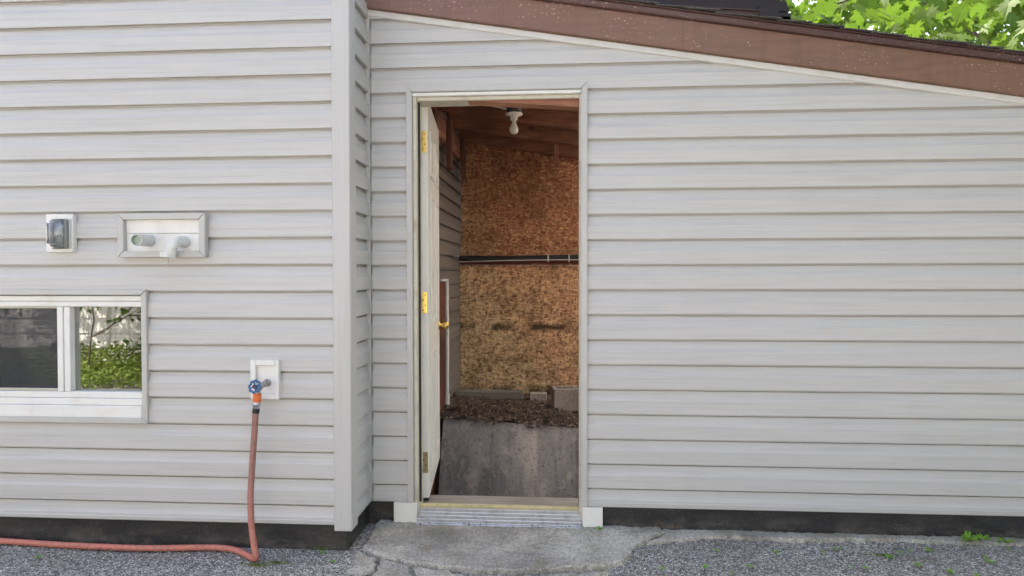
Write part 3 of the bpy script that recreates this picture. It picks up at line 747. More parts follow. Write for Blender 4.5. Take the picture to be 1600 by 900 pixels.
dpart('edge_strip', 'white', (-DT-.0005, -.004, DZ0), (-DT+.010, -.0005, DZ1), .001)
for zc, mt in ((px(660, 222, Y=.12).z, 'brass'), (px(660, 473, Y=.12).z, 'brass'), (px(660, 722, Y=.12).z, 'brass_old')):
    m = MB(); m.box((-DT-.004, -.0075, zc-.055), (-.006, -.0045, zc+.055), .0008, DM)
    m.tube([DM @ Vector((-DT-.008, -.010, zc-.056)), DM @ Vector((-DT-.008, -.010, zc+.056))], .0055, 10)
    m.cur = 1
    for q in range(4): m.tube([DM @ Vector((-.016-.012*(q % 2), -.0076, zc+.040-q*.0265)), DM @ Vector((-.016-.012*(q % 2), -.0086, zc+.040-q*.0265))], .0040, 8)
    m.build('hinge', [mt, 'blackbox'], door)
kz = px(688, 508, Y=.85).z
kb = DM @ Vector((0, DW-.065, kz)); kd = (DM.to_3x3() @ Vector((1, 0, 0)))
m = MB(); m.lathe(kb, kd, [(0, .030), (.006, .030), (.008, .012), (.028, .011), (.034, .020), (.046, .027), (.058, .024), (.064, .008)]); m.build('knob', 'brass', door)
m = MB(); m.lathe(kb-kd*DT, -kd, [(0, .030), (.006, .030), (.008, .012), (.028, .011), (.034, .020), (.046, .027), (.058, .024), (.064, .008)]); m.build('knob', 'steel', door)
dpart('latch_plate', 'brass', (-.034, DW, kz-.028), (-.010, DW+.002, kz+.028), .0005)
dpart('door_sweep', 'black', (-DT+.004, -.0005, DZ0-.014), (-.004, DW, DZ0-.0005), .002)

# ================================================================ things inside the shed
# bare bulb
bx = px(803, 160, Y=1.20); zt = RB(bx.x)-.0605
lamp = empty('ceiling_lamp', (bx.x, 1.20, zt), 'bare frosted bulb in a white porcelain holder under a rafter', 'lamp')
lathe = lambda n, mt, z, pr, seg=16, P=lamp, x=bx.x, y=1.20: MB().lathe((x, y, z), (0, 0, -1), pr, seg).build(n, mt, P)
part('mounting_board', 'rafter', lamp, (bx.x-.09, 1.155, zt+.0005), (bx.x+.09, 1.245, zt+.048), .003)
lathe('junction_box', 'blackbox', zt, [(0, .054), (.036, .054), (.038, .050)], 8)
lathe('lamp_holder', 'porcelain', zt-.0385, [(0, .060), (.008, .060), (.016, .040), (.020, .026), (.044, .024), (.046, .018)])
lathe('bulb', 'bulb', zt-.085, [(0, .013), (.012, .014), (.030, .019), (.048, .028), (.062, .031), (.076, .028), (.086, .018), (.091, .004)], 20)
q0 = Vector((bx.x-.045, 1.19, zt-.010))
MB().tube([q0, q0+Vector((-.06, -.02, .012)), q0+Vector((-.14, -.05, .019)), q0+Vector((-.26, -.09, .042))], .0055, 8).build('cable', 'white_dirty', lamp)
# pipe and cables across the boards
pz = px(800, 404, Y=YB-.03).z
pr = empty('service_pipe', (0, YB-.03, pz), 'black service pipe running level across the strand board', 'pipe')
MB().tube([(XI+.02, YB-.032, pz+.004), (-.5, YB-.032, pz), (.0, YB-.032, pz+.008), (.6, YB-.032, pz+.006), (1.45, YB-.032, pz+.004)], .026, 12).build('pipe', 'black', pr)
MB().tube([(XI+.02, YB-.052, pz-.030), (-.5, YB-.052, pz-.018), (.0, YB-.052, pz-.013), (.6, YB-.052, pz-.014), (1.45, YB-.052, pz-.012)], .0045, 6).build('wire', 'white_dirty', pr)
MB().tube([(XI+.02, YB-.018, pz-.038), (-.4, YB-.018, pz-.038), (.2, YB-.018, pz-.031), (1.45, YB-.018, pz-.031)], .013, 8).build('heating_line', 'copper', pr)
for xx in (-.11, .085): part('strap', 'steel', pr, (xx-.006, YB-.061, pz-.035), (xx+.006, YB-.001, pz+.037), .002)
# old bracket on the house wall
m = MB(); m.box((XI+.018, 2.60, pz+.0), (XI+.034, 2.78, pz+.022), .003); m.box((XI+.018, 2.60, pz+.002), (XI+.075, 2.62, pz+.02), .003); 
tag(m.build('wall_bracket', 'steel'), 'small metal bracket on the dark house siding beside the black pipe', 'bracket')
# white upright pipe on the house wall
a = px(698, 440, X=-.925); b = px(698, 626, X=-.925)
vp = empty('drain_pipe', (a.x, a.y, b.z), 'thin white upright pipe against the dark siding behind the door', 'pipe')
MB().tube([(a.x, a.y, b.z-.03), (a.x+.001, a.y+.006, .7), (a.x, a.y, a.z)], .016, 12).build('upright', 'white_dirty', vp)
MB().tube([(a.x, a.y, b.z-.035), (a.x, a.y, b.z+.05)], .022, 12).build('coupling', 'white_dirty', vp)
MB().tube([(a.x-.002, a.y-.24, a.z+.012), (a.x, a.y+.03, a.z+.012)], .011, 12).build('cross_pipe', 'white_dirty', vp)
m = MB(); m.box((XI+.019, 1.72, .0), (XI+.042, 2.06, 1.235), .004); tag(m.build('red_board', 'redboard'), 'reddish stained board standing upright against the dark house siding', 'board')
# concrete block, plank, half brick
c0 = px(883, 636, Y=2.36)
bz = lz(.06, 2.36)-.006
blk = MB(); BMx = Matrix.Translation((.13, 2.40, bz)) @ Matrix.Rotation(rad(9), 4, 'Z')
for a, b in (((-.195, -.095, 0), (.195, -.062, .19)), ((-.195, .062, 0), (.195, .095, .19)), ((-.195, -.0615, 0), (-.162, .0615, .189)), ((.162, -.0615, 0), (.195, .0615, .189)), ((-.017, -.0615, 0), (.017, .0615, .189))): blk.box(a, b, .004, BMx)
tag(blk.build('concrete_block', 'block'), 'hollow grey concrete block lying on the litter below the strand board', 'block')
a, b = px(711, 628, Y=2.62), px(817, 617, Y=2.62)
m = MB(); m.box((a.x, 2.62, lz(-.6, 2.66)-.006), (b.x, 2.75, lz(-.6, 2.66)+.062), .005); tag(m.build('plank', 'greywood'), 'grey weathered timber offcut lying along the foot of the strand board', 'timber')
a, b = px(828, 630, Y=2.66), px(849, 618, Y=2.66)
m = MB(); m.box((a.x, 2.66, lz(-.2, 2.7)-.006), (b.x+.03, 2.76, lz(-.2, 2.7)+.058), .006); tag(m.build('brick_piece', 'block'), 'small broken brick piece between the timber offcut and the concrete block', 'brick')

# ================================================================ things on the house wall
YF = YW-.0200
# outlet with a clear in-use cover
a, b = px(74, 335, Y=YF-.01), px(117, 394, Y=YF-.01)
ob = empty('outdoor_outlet', ((a.x+b.x)/2, YF, b.z), 'outdoor power outlet under a clear bulging plastic cover on a white block', 'outlet')
part('mounting_block', 'white', ob, (a.x, YF-.022, b.z), (b.x, YF+.008, a.z), .003)
cx0, cx1 = px(84, 365, Y=YF-.03).x, px(109.5, 365, Y=YF-.03).x; cz0, cz1 = px(90, 388, Y=YF-.03).z, px(90, 343, Y=YF-.03).z
part('gasket', 'white_dirty', ob, (cx0-.004, YF-.032, cz0-.003), (cx1, YF-.0225, cz1+.003), .002)
bk = MB(); bk.box((cx1-.014, YF-.052, cz0+.002), (cx1-.002, YF-.0325, cz1-.002), .003); bk.build('hinge_side', 'greyplastic', ob)
part('receptacle', 'white_dirty', ob, (cx0+.02, YF-.044, cz0+.035), (cx1-.022, YF-.0325, cz1-.035), .005)
m = MB(); m.box((cx0+.028, YF-.0452, cz0+.048), (cx0+.034, YF-.0442, cz0+.062)); m.box((cx0+.042, YF-.0452, cz0+.048), (cx0+.048, YF-.0442, cz0+.062)); m.build('socket_slots', 'black', ob)
# bubble: rounded shell with thickness
def bubble(o0, o1, inset):
    bm = bmesh.new(); bmesh.ops.create_cube(bm, size=1)
    for v in bm.verts:
        fr_ = v.co.y < 0; k = .010 if fr_ else 0
        v.co = Vector(((cx0+inset+k) if v.co.x < 0 else (cx1-.012-inset-k), o1 if fr_ else o0, (cz0+inset+k) if v.co.z < 0 else (cz1-inset-k)))
    bmesh.ops.delete(bm, geom=[f for f in bm.faces if f.calc_center_median().y > (o0+o1)/2+.01], context='FACES')
    bmesh.ops.bevel(bm, geom=[e for e in bm.edges if not e.is_boundary], offset=.013, segments=4, affect='EDGES')
    bm.verts.index_update(); vs = [v.co.copy() for v in bm.verts]; fs = [[v.index for v in f.verts] for f in bm.faces]; bm.free(); return vs, fs
m = MB(); m.add(*bubble(YF-.0325, YF-.096, 0), smooth=True); m.add(*bubble(YF-.0325, YF-.093, .003), smooth=True)
m.build('clear_cover', 'clear', ob)
m = MB()                                     # embossed curved rib and base rim of the cover
for s_ in (-1, 1):
    pts = []
    for i in range(11):
        t = i/10*2-1; pts.append(((cx0+cx1-.012)/2+s_*(.010+.006*t*t), YF-.0975, (cz0+cz1)/2+t*(cz1-cz0)*.36))
    m.tube(pts, .0022, 6)
m.build('cover_rib', 'clear', ob)
m = MB(); zz0, zz1, xx0, xx1 = cz0-.001, cz1+.001, cx0-.002, cx1-.010
m.tube([(xx0, YF-.035, zz0), (xx1, YF-.035, zz0), (xx1, YF-.035, zz1), (xx0, YF-.035, zz1), (xx0, YF-.035, zz0)], .0035, 6); m.build('cover_rim', 'clear', ob)
# furnace vent box with two plastic pipes
a, b = px(186, 334, Y=YF-.02), px(323, 402, Y=YF-.02)
vb = empty('vent_panel', ((a.x+b.x)/2, YF, b.z), 'white wall vent panel framed in grey channel with two plastic pipes', 'vent')
mitre(vb, 'panel_channel', 'trim', a.x, b.x, b.z, a.z, .029, YF-.036, YF-.002)
lapz = px(250, 365, Y=YF-.006).z
part('panel_board', 'white', vb, (a.x+.0285, YF-.012, lapz+.001), (b.x-.0285, YF+.004, a.z-.0285), .0015)
part('panel_board', 'white', vb, (a.x+.0285, YF-.009, b.z+.0285), (b.x-.0285, YF+.004, lapz), .0015)
p0 = px(234, 376, Y=YF-.012)
pd = (px(213, 375, Y=YF-.125)-p0)
m = MB(); pts = [p0, p0+pd]; m.tube(pts, .0268, 22, cap=False); m.cur = 1; m.tube([p0+pd*.15, p0+pd*1.0], .0228, 22, cap=False)
m.cur = 0
dn = pd.normalized(); n1 = dn.cross(Vector((0, 0, 1))).normalized(); n2 = dn.cross(n1)
ring = [];
for r_ in (.0228, .0268): ring += [p0+pd+(n1*math.cos(2*math.pi*k/22)+n2*math.sin(2*math.pi*k/22))*r_ for k in range(22)]
m.add(ring, [(k, (k+1) % 22, 22+(k+1) % 22, 22+k) for k in range(22)])
m.cur = 1; m.lathe(p0+pd*.80, dn, [(0, .0226), (.001, .0226)], 22)
m.build('intake_pipe', ['white_dirty', 'pipe_green'], vb)
e0 = px(289, 378, Y=YF-.012)
pts = [e0, e0+Vector((0, -.040, 0))]
for i in range(1, 8):
    t = i/7*math.pi/2; pts.append(e0+Vector((-.022*(1-math.cos(t)), -.040-.034*math.sin(t), -.036*(1-math.cos(t)))))
pts += [pts[-1]+Vector((-.008, -.001, -.026))]
m = MB(); m.tube(pts, .0215, 18, cap=False)
m.tube([e0, e0+Vector((0, -.026, 0))], .0262, 18); m.tube([e0+Vector((0, -.027, 0)), e0+Vector((0, -.040, 0))], .0248, 18)
m.tube([pts[-2], pts[-1]+Vector((-.001, 0, -.010))], .0255, 18, cap=False)
m.build('exhaust_elbow', ['white_dirty', 'dark_hole'], vb)
aa, bb = px(250, 394, Y=YF-.04), px(275, 402, Y=YF-.04)
part('drip_clip', 'white_dirty', vb, (aa.x, YF-.044, bb.z+.001), (bb.x, YF-.0365, aa.z+.004), .002)
# tap on its block
a, b = px(392, 562, Y=YF-.012), px(437, 624, Y=YF-.012)
tb = empty('tap_block', ((a.x+b.x)/2, YF, b.z), 'white recessed vinyl mounting block behind the blue-handled tap', 'mounting block')
m = MB(); w = .026
m.box((a.x, YF-.022, b.z), (a.x+w, YF+.008, a.z), .003); m.box((b.x-w+.008, YF-.022, b.z), (b.x, YF+.008, a.z), .003)
m.box((a.x+w+.0005, YF-.0215, a.z-w), (b.x-w+.0075, YF+.008, a.z), .003); m.box((a.x+w+.0005, YF-.0215, b.z), (b.x-w+.0075, YF+.008, b.z+w), .003)
m.build('block_frame', 'white', tb)
part('block_plate', 'white', tb, (a.x+w-.002, YF-.004, b.z+w-.002), (b.x-w+.010, YF+.006, a.z-w+.002), .001)
r0 = px(418, 598, Y=YF-.004); hw = px(398, 604, Y=YF-.118)
tp = empty('garden_tap', r0, 'metal garden tap with a blue lobed handwheel on the white block', 'tap')
body = Vector((r0.x-.002, YF-.085, r0.z-.010))
m = MB(); m.lathe(r0, (0, -1, 0), [(0, .018), (.004, .018), (.005, .0105), (.030, .0105), (.031, .014), (.044, .014), (.045, .011)], 12)
m.tube([r0+Vector((0, -.044, 0)), r0+Vector((-.001, -.062, -.004)), body], [.0115, .0125, .0145], 12)
m.build('tap_body', 'steel', tp)
hd = (hw-body).normalized()
m = MB(); m.tube([body, body+hd*.026], [.012, .0095], 12); m.tube([body+hd*.026, hw-hd*.004], .0045, 10); m.build('stem', 'steel', tp)
n1 = hd.cross(Vector((0, 0, 1))).normalized(); n2 = hd.cross(n1)
m = MB(); ring = []
for k in range(49):
    t = 2*math.pi*k/48; r_ = .0255+.0026*math.cos(8*t); ring.append(hw+(n1*math.cos(t)+n2*math.sin(t))*r_)
m.tube(ring, .0052, 8, cap=False)
for k in range(4):
    t = math.pi/2*k+.4; m.tube([hw+(n1*math.cos(t)+n2*math.sin(t))*.006, hw+(n1*math.cos(t)+n2*math.sin(t))*.024-hd*.001], .0036, 6)
m.lathe(hw-hd*.006, hd, [(0, .0095), (.010, .0095), (.012, .007)], 12); m.build('handwheel', 'blue', tp)
m = MB(); m.lathe(hw+hd*.006, hd, [(0, .006), (.004, .006), (.005, .003)], 8); m.build('screw', 'copper', tp)
h0 = px(402, 613, Y=YF-.088)
sp = Vector((h0.x, YF-.088, h0.z+.006))
MB().tube([body, body*.5+sp*.5+Vector((0, -.001, .002)), sp+Vector((0, 0, .004)), sp+Vector((0, 0, -.012))], [.0135, .0125, .0120, .0135], 12).build('spout', 'steel', tp)
# hose
pA, pB, pC, pD = [px(x, y, Y=YF-.088) for x, y in ((402, 614), (401.5, 628), (400.5, 638), (399.5, 645))]
hs = empty('garden_hose', px(400, 878, Z=GZ+.012), 'coral red garden hose hanging from the tap and trailing along the wall', 'hose')
ln = lambda p, q: (q-p).length
m = MB(); m.lathe(pA, pB-pA, [(0, .016), (.002, .0185), (ln(pA, pB)*.8, .0185), (ln(pA, pB), .0165)], 14); m.build('connector', 'orange', hs)
m = MB(); L = ln(pB, pC); m.lathe(pB, pC-pB, [(0, .0155), (L*.15, .0155), (L*.2, .0175), (L*.45, .0175), (L*.5, .0155), (L*.9, .0168), (L, .0150)], 8); m.build('coupling', 'alu', hs)
m = MB(); L = ln(pC, pD); m.lathe(pC, pD-pC, [(0, .0155), (L, .0160)], 14); m.build('sleeve', 'black', hs)
g = lambda x, y, z=GZ+.0145: px(x, y, Z=z)
ctl = [pD+Vector((0, 0, .01)), px(398.5, 660, Y=YF-.089), px(396, 700, Y=YF-.092), px(393, 745, Y=YF-.096), px(391.5, 780, Y=YF-.106), px(393, 820, Y=YF-.122), px(397, 852, Y=YF-.142),
       px(399.5, 869, Y=YF-.157), g(398, 873, GZ+.017), g(390, 869.5), g(378, 863), g(362, 858), g(338, 855.5), g(300, 855.5), g(240, 856.5), g(180, 855), g(120, 852.5), g(60, 849), g(0, 845), g(-80, 842)]
ctl += [ctl[-1]+Vector((-.5, -.02, 0)), ctl[-1]+Vector((-1.1, -.2, 0))]
pts = []
for i in range(len(ctl)-1):                   # Catmull-Rom
    p = [ctl[max(i-1, 0)], ctl[i], ctl[i+1], ctl[min(i+2, len(ctl)-1)]]
    for j in range(6):
        t = j/6; pts.append(.5*((2*p[1])+(p[2]-p[0])*t+(2*p[0]-5*p[1]+4*p[2]-p[3])*t*t+(3*p[1]-p[0]-3*p[2]+p[3])*t**3))
pts.append(ctl[-1])
for p in pts: p.z = max(p.z, GZ+.0140)
MB().tube(pts, .0138, 12).build('tube', 'hose', hs)

# ================================================================ doorstep
ds = empty('doorstep', (-.3, -.2, GZ), 'worn cracked concrete doorstep slab below the open door', 'doorstep')
def slabpiece(outline, h, name, seed, tilt=(0, 0), mat='slab'):
    """flat piece of concrete from an outline, with a rough chipped rim"""
    rnd = random.Random(seed); pts = []
    n = len(outline)
    for i in range(n):
        a, b = Vector(outline[i]), Vector(outline[(i+1) % n]); k = max(1, int((b-a).length/.022))
        for j in range(k):
            p = a+(b-a)*j/k; p += Vector((rnd.gauss(0, .006), rnd.gauss(0, .006))); pts.append(p)
    c = sum(pts, Vector((0, 0)))/len(pts); N = len(pts)
    bm = bmesh.new(); rings = []
    zt = lambda p: GZ+h+(p.x-c.x)*tilt[0]+(p.y-c.y)*tilt[1]+noise.noise(Vector((p.x*7, p.y*7, seed)))*.003
    for ins, dz in ((0, None), (.001, -.006), (.008, -.0005), (.022, .0)):
        r = []
        for p in pts:
            q = p+(c-p).normalized()*(ins+ (rnd.uniform(0, .004) if dz is not None else 0))
            r.append(bm.verts.new((q.x, q.y, GZ-.03 if dz is None else zt(q)+dz)))
        rings.append(r)
    for a, b in zip(rings, rings[1:]):
        for i in range(N): bm.faces.new((a[i], a[(i+1) % N], b[(i+1) % N], b[i]))
    bmesh.ops.triangle_fill(bm, edges=[bm.edges.get((rings[-1][i], rings[-1][(i+1) % N])) for i in range(N)], use_beauty=True)
    bmesh.ops.recalc_face_normals(bm, faces=bm.faces)
    me = bpy.data.meshes.new(name); bm.to_mesh(me); bm.free(); me.materials.append(M[mat])
    o = bpy.data.objects.new(name, me); col.objects.link(o); link(o, ds); return o
gp = lambda x, y, z=GZ+.03: (px(x, y, Z=z).x, px(x, y, Z=z).y)
front = [(566, 852), (600, 867), (640, 874), (690, 880), (740, 885), (790, 887), (850, 885), (900, 881), (950, 879), (972, 873), (984, 862), (986, 852)]
slabpiece([(-.925, -.004)]+[gp(x, y) for x, y in front]+[gp(1005, 842), (.50, -.055), (.50, -.004)], .022, 'slab_piece', 1)
slabpiece([gp(*q) for q in ((556, 856), (590, 868), (586, 884), (566, 891), (545, 886))], .016, 'slab_piece', 2, (.05, .1))
slabpiece([gp(*q) for q in ((593, 869), (640, 878), (650, 893), (640, 908), (590, 910), (586, 890))], .014, 'slab_piece', 3, (-.03, .05))
slabpiece([gp(*q) for q in ((646, 879), (700, 885), (730, 893), (724, 910), (660, 912), (654, 896))], .010, 'slab_piece', 4, (0, .06))
slabpiece([gp(*q) for q in ((738, 890), (800, 892), (880, 888), (955, 885), (930, 893), (840, 902), (760, 906))], .007, 'slab_piece', 5, (0, .05))
slabpiece([gp(*q) for q in ((570, 893), (584, 893), (582, 912), (540, 912), (545, 892))], .011, 'slab_piece', 6)
slabpiece([gp(1010, 842), (.75, -.075), (1.1, -.085), (1.5, -.062), (2.0, -.075), (2.5, -.06), (2.9, -.07), (2.9, -.008), (.505, -.008), (.505, -.05)], .012, 'slab_piece', 7)

# ================================================================ weeds
def weed(x, y, n, L, label, group, up=.6, seed=0, wd_=.35):
    rnd = random.Random(seed); m = MB(); z = GZ+.004
    for i in range(n):
        a = 2*math.pi*i/n+rnd.uniform(-.4, .4); l = L*rnd.uniform(.6, 1.1); w = l*wd_*rnd.uniform(.7, 1.1); u = up*rnd.uniform(.5, 1.3)
        d = Vector((math.cos(a), math.sin(a), 0)); s = Vector((-math.sin(a), math.cos(a), 0)); b = Vector((x, y, z))
        p = [b, b+d*l*.35+Vector((0, 0, l*u*.5))+s*w, b+d*l*.8+Vector((0, 0, l*u*.75))+s*w*.75, b+d*l*1.1+Vector((0, 0, l*u*.6)), b+d*l*.8+Vector((0, 0, l*u*.75))-s*w*.75, b+d*l*.35+Vector((0, 0, l*u*.5))-s*w, b+d*l*.5+Vector((0, 0, l*u*.45))]
        m.add(p, [(0, 1, 6), (1, 2, 6), (2, 3, 6), (3, 4, 6), (4, 5, 6), (5, 0, 6)])
    m.tube([(x, y, z-.02), (x, y, z+.006)], .0015, 5)
    return tag(m.build('weed', 'weed'), label, 'weed', group)
def wpx(x, y): p = px(x, y, Z=GZ+.012); return p.x, min(p.y, -.035)
weed(*wpx(1512, 843), 6, .060, 'broad-leaved green weed against the black foundation', None, .9, 1, .30)
weed(*wpx(1534, 842), 5, .045, 'smaller upright weed close beside the broad-leaved one at the foundation', None, 1.0, 2, .3)
weed(*wpx(1569, 846), 6, .052, 'pointed-leaf weed alone by the foundation, away from the pair', None, .7, 3, .2)
weed(*wpx(905, 824), 5, .040, 'round-leaved weed at the threshold end next to the plinth block', None, .8, 4, .45)
weed(*wpx(927, 830), 3, .042, 'single curled green leaf in front of the plinth block', None, .7, 5, .5)
weed(*wpx(1001, 845), 5, .022, 'green weed at the end of the doorstep slab', None, .8, 6, .35)
spr = [(1042, 834), (1057, 840), (1120, 858), (1118, 848), (1102, 884), (1171, 882), (1143, 893), (1213, 861), (1285, 859), (1305, 855), (1314, 853), (1332, 882), (1353, 885), (1390, 869), (1423, 858), (1405, 861), (1434, 881), (1485, 891), (1526, 896), (1540, 868), (1547, 876), (1575, 855), (1450, 857),
       (619, 866), (878, 873), (926, 873), (957, 868), (875, 856), (690, 822), (1035, 886), (60, 868), (504, 861), (520, 875)]
for i, (x, y) in enumerate(spr):
    lab, grp = (('tiny green sprout in the asphalt near the red hose', 'sprouts by the hose') if x < 530 else ('tiny green sprout growing on the concrete doorstep', 'sprouts on the doorstep') if x < 970 else ('tiny green sprout in the asphalt in front of the unbroken shed siding', 'sprouts in the asphalt by the shed'))
    weed(*wpx(x, y), 6, random.uniform(.011, .025), lab, grp, .5, 20+i, .3)
mo = MB(); rnd = random.Random(9)
for cx_, cy_, r_ in ((680, 897, .05), (400, 884, .05), (430, 880, .04), (1380, 868, .05), (500, 858, .03)):
    p = px(cx_, cy_, Z=GZ)
    for i in range(260):
        a = rnd.uniform(0, 6.28); d = abs(rnd.gauss(0, r_*.55)); q = Vector((p.x+math.cos(a)*d*1.6, p.y+math.sin(a)*d*.5, GZ+.002)); l = rnd.uniform(.003, .007); b_ = rnd.uniform(0, 6.28)
        mo.add([q+Vector((math.cos(b_)*l*.4, math.sin(b_)*l*.4, 0)), q-Vector((math.cos(b_)*l*.4, math.sin(b_)*l*.4, 0)), q+Vector((rnd.uniform(-.5, .5)*l, rnd.uniform(-.5, .5)*l, l))], [(0, 1, 2)])
o = struct(mo.build('moss', 'ivy'), 'stuff'); tag(o, 'small moss tufts in the cracks of the paving', 'moss')
# dry leaves along the foot of the wall
dl = MB(); rnd = random.Random(21)
for i in range(420):
    if rnd.random() < .6: x = rnd.uniform(.25, 2.6); y = -.012-abs(rnd.gauss(0, .035))
    elif rnd.random() < .5: x = rnd.uniform(-2.7, -1.0); y = YW-.01-abs(rnd.gauss(0, .03))
    else: x = rnd.uniform(-.9, .2); y = -.055-abs(rnd.gauss(0, .02))
    q = Vector((x, y, GZ+(.034 if x > -.93 else .006))); a = rnd.uniform(0, 6.28); L = rnd.uniform(.003, .011); d = Vector((math.cos(a), math.sin(a), rnd.uniform(-.2, .4)))*L; e = Vector((-math.sin(a), math.cos(a), rnd.uniform(-.2, .3)))*L*rnd.uniform(.25, .6)
    dl.add([q-d, q+e, q+d, q-e], [(0, 1, 2), (0, 2, 3)])
o = struct(dl.build('dry_leaf_crumbs', 'debris'), 'stuff'); tag(o, 'dry brown leaf crumbs blown along the foot of the walls', 'leaf crumbs')

# ================================================================ wing of the house behind
bw = empty('rear_building', (0, 4.9, GZ), 'dark brown eave of a building rising behind the shed roof', 'building')
BS = .085; bt = lambda x: px(1170, 31, Y=4.3).z-(x-px(1170, 31, Y=4.3).x)*BS
bx1 = px(1236, 30, Y=4.3).x
def slope2(name, mat, x0, x1, d0, d1, ya, yb):
    m = MB(); m.add([(x0, ya, bt(x0)+d0), (x1, ya, bt(x1)+d0), (x1, ya, bt(x1)+d1), (x0, ya, bt(x0)+d1), (x0, yb, bt(x0)+d0), (x1, yb, bt(x1)+d0), (x1, yb, bt(x1)+d1), (x0, yb, bt(x0)+d1)], [(0, 1, 2, 3), (7, 6, 5, 4), (0, 4, 5, 1), (2, 6, 7, 3), (1, 5, 6, 2), (0, 3, 7, 4)])
    return m.build(name, mat, bw)
slope2('rake_board', 'drip', -2.2, px(1184, 25, Y=4.3).x, -.005, .085, 4.27, 4.30)
slope2('rake_board', 'drip', -2.2, px(1184, 25, Y=4.3).x, .086, .10, 4.25, 4.30)
slope2('soffit', 'soffit', -2.2, bx1, .02, .06, 4.301, 9)
slope2('upper_fascia', 'soffit', -2.2, bx1, .14, .34, 4.36, 4.42)
slope2('roof', 'shingle', -2.3, bx1+.03, .345, .40, 4.30, 9)
slope2('eave_end', 'soffit', px(1185, 25, Y=4.3).x, px(1216, 25, Y=4.3).x, -.25, .15, 4.27, 4.60)
slope2('eave_return', 'soffit', px(1217, 25, Y=4.3).x, bx1, -.25, .10, 4.301, 4.70)
part('wall', 'siding', bw, (-2.0, 4.9, 0), (bx1-.35, 8.8, 3.95))
part('vent_cap', 'strip', bw, (px(1150, 3, Y=4.8).x, 4.8, bt(2)+.40), (px(1212, 3, Y=4.8).x, 5.1, bt(2)+.62), .01)

# ================================================================ maple
def maple_leaf():
    half = [(0, -.02), (.10, -.14), (.30, -.22), (.24, -.06), (.52, .02), (.40, .12), (.62, .34), (.40, .33), (.36, .46), (.20, .38), (.24, .66), (.12, .62), (0, 1.0)]
    pts = half+[(-x, y) for x, y in half[-2:0:-1]]
    vs = [Vector((x, .10*abs(x)-.12*(y-.2)**2, -y)) for x, y in pts]; n = len(vs)
    vs.append(Vector((0, .0, -.24)))
    fs = [(i, (i+1) % n, n) for i in range(n)]
    vs += [Vector((.008, 0, 0)), Vector((-.008, 0, 0)), Vector((0, .16, .55))]; fs.append((n+1, n+2, n+3))
    return vs, fs
LV, LF = maple_leaf()
tree = empty('maple_tree', (6.4, 5.0, GZ), 'leafy green maple overhanging the shed roof', 'tree')
rnd = random.Random(17)
def limb(pts, r0, r1, name='branch'):
    n = len(pts); MB().tube(pts, [r0+(r1-r0)*i/(n-1) for i in range(n)], 8).build(name, 'bark', tree)
limb([(6.4, 5.0, GZ-.1), (6.42, 5.02, .9), (6.35, 5.0, 2.0), (6.3, 5.0, 3.2), (6.1, 5.1, 4.6), (6.0, 5.2, 6.2)], .17, .06, 'trunk')
BR = [[(6.33, 5.0, 2.6), (4.9, 3.9, 3.3), (3.4, 2.9, 3.6), (2.6, 2.4, 3.72), (1.9, 2.2, 3.62)],
      [(6.3, 5.0, 3.1), (4.6, 4.2, 3.9), (3.1, 3.5, 4.2), (2.5, 3.3, 4.25)],
      [(6.34, 5.0, 2.4), (5.0, 3.4, 3.0), (3.9, 2.4, 3.25), (3.4, 1.9, 3.35), (2.9, 1.7, 3.4)],
      [(6.3, 5.0, 3.5), (5.0, 3.4, 4.3), (3.9, 2.2, 4.5), (3.2, 1.7, 4.3)], [(6.25, 5.0, 3.6), (6.9, 5.0, 4.3), (7.6, 5.1, 4.6)], [(6.15, 5.1, 4.3), (5.0, 5.5, 5.2), (4.2, 5.8, 5.6)]]
for b in BR: limb([Vector(q) for q in b], .024, .004)
for q in [((3.4, 2.9, 3.6), (2.9, 2.6, 3.3), (2.5, 2.4, 3.1)), ((2.6, 2.4, 3.72), (2.3, 2.3, 3.5), (2.0, 2.2, 3.38)), ((3.9, 2.4, 3.25), (3.7, 2.3, 3.1), (3.4, 2.2, 3.05)), ((3.1, 3.5, 4.2), (2.8, 3.4, 3.95), (2.5, 3.3, 3.8))]: limb([Vector(p) for p in q], .012, .004, 'twig')
lme = bpy.data.meshes.new('leaf'); lme.from_pydata([tuple(v) for v in LV], [], LF); lme.materials.append(M['maple'])
def leaf_matrix(p, s, rnd):
    # hanging blades, roughly facing up and outwards
    e = Matrix.Rotation(rnd.uniform(0, 6.28), 4, 'Z') @ Matrix.Rotation(rnd.gauss(.55, .45), 4, 'X') @ Matrix.Rotation(rnd.gauss(0, .4), 4, 'Y')
    return Matrix.Translation(p) @ e @ Matrix.Scale(s, 4)
roofz = lambda x: FB(x)+.24
cnt = 0
while cnt < 295:
    x, y = rnd.uniform(1205, 1625), rnd.uniform(-14, 100); Y = rnd.uniform(1.2, 3.9)
    p = px(x, y, Y=Y)
    if Y < YB+.3 and p.z-.16 < roofz(p.x): continue
    if x < 1260 and rnd.random() < .45: continue
    o = bpy.data.objects.new('leaf', lme); col.objects.link(o); o.parent = tree; o.matrix_parent_inverse = Matrix.Translation(-tree.location); o.matrix_basis = leaf_matrix(p, rnd.uniform(.11, .17), rnd); cnt += 1
cm = MB(); n = 0
while n < 4800:
    p = Vector((rnd.gauss(4.8, 1.7), rnd.gauss(5.2, 1.5), rnd.gauss(4.8, 1.1)))
    if p.z < 2.9 or (p-Vector((4.8, 5.2, 4.9))).length > 3.4: continue
    if p.y < YB+.4 and p.z < roofz(p.x)+.3: continue
    c = noise.noise(p*1.1)
    if c < -.18: continue
    if p.x < 2.3 or (p.x < 4.4 and p.z < 4.7 and p.y < 4.3): continue
    mtx = leaf_matrix(p, rnd.uniform(.12, .19), rnd); cm.add([mtx @ v for v in LV], LF); n += 1
struct(cm.build('crown', 'maple', tree), 'stuff')

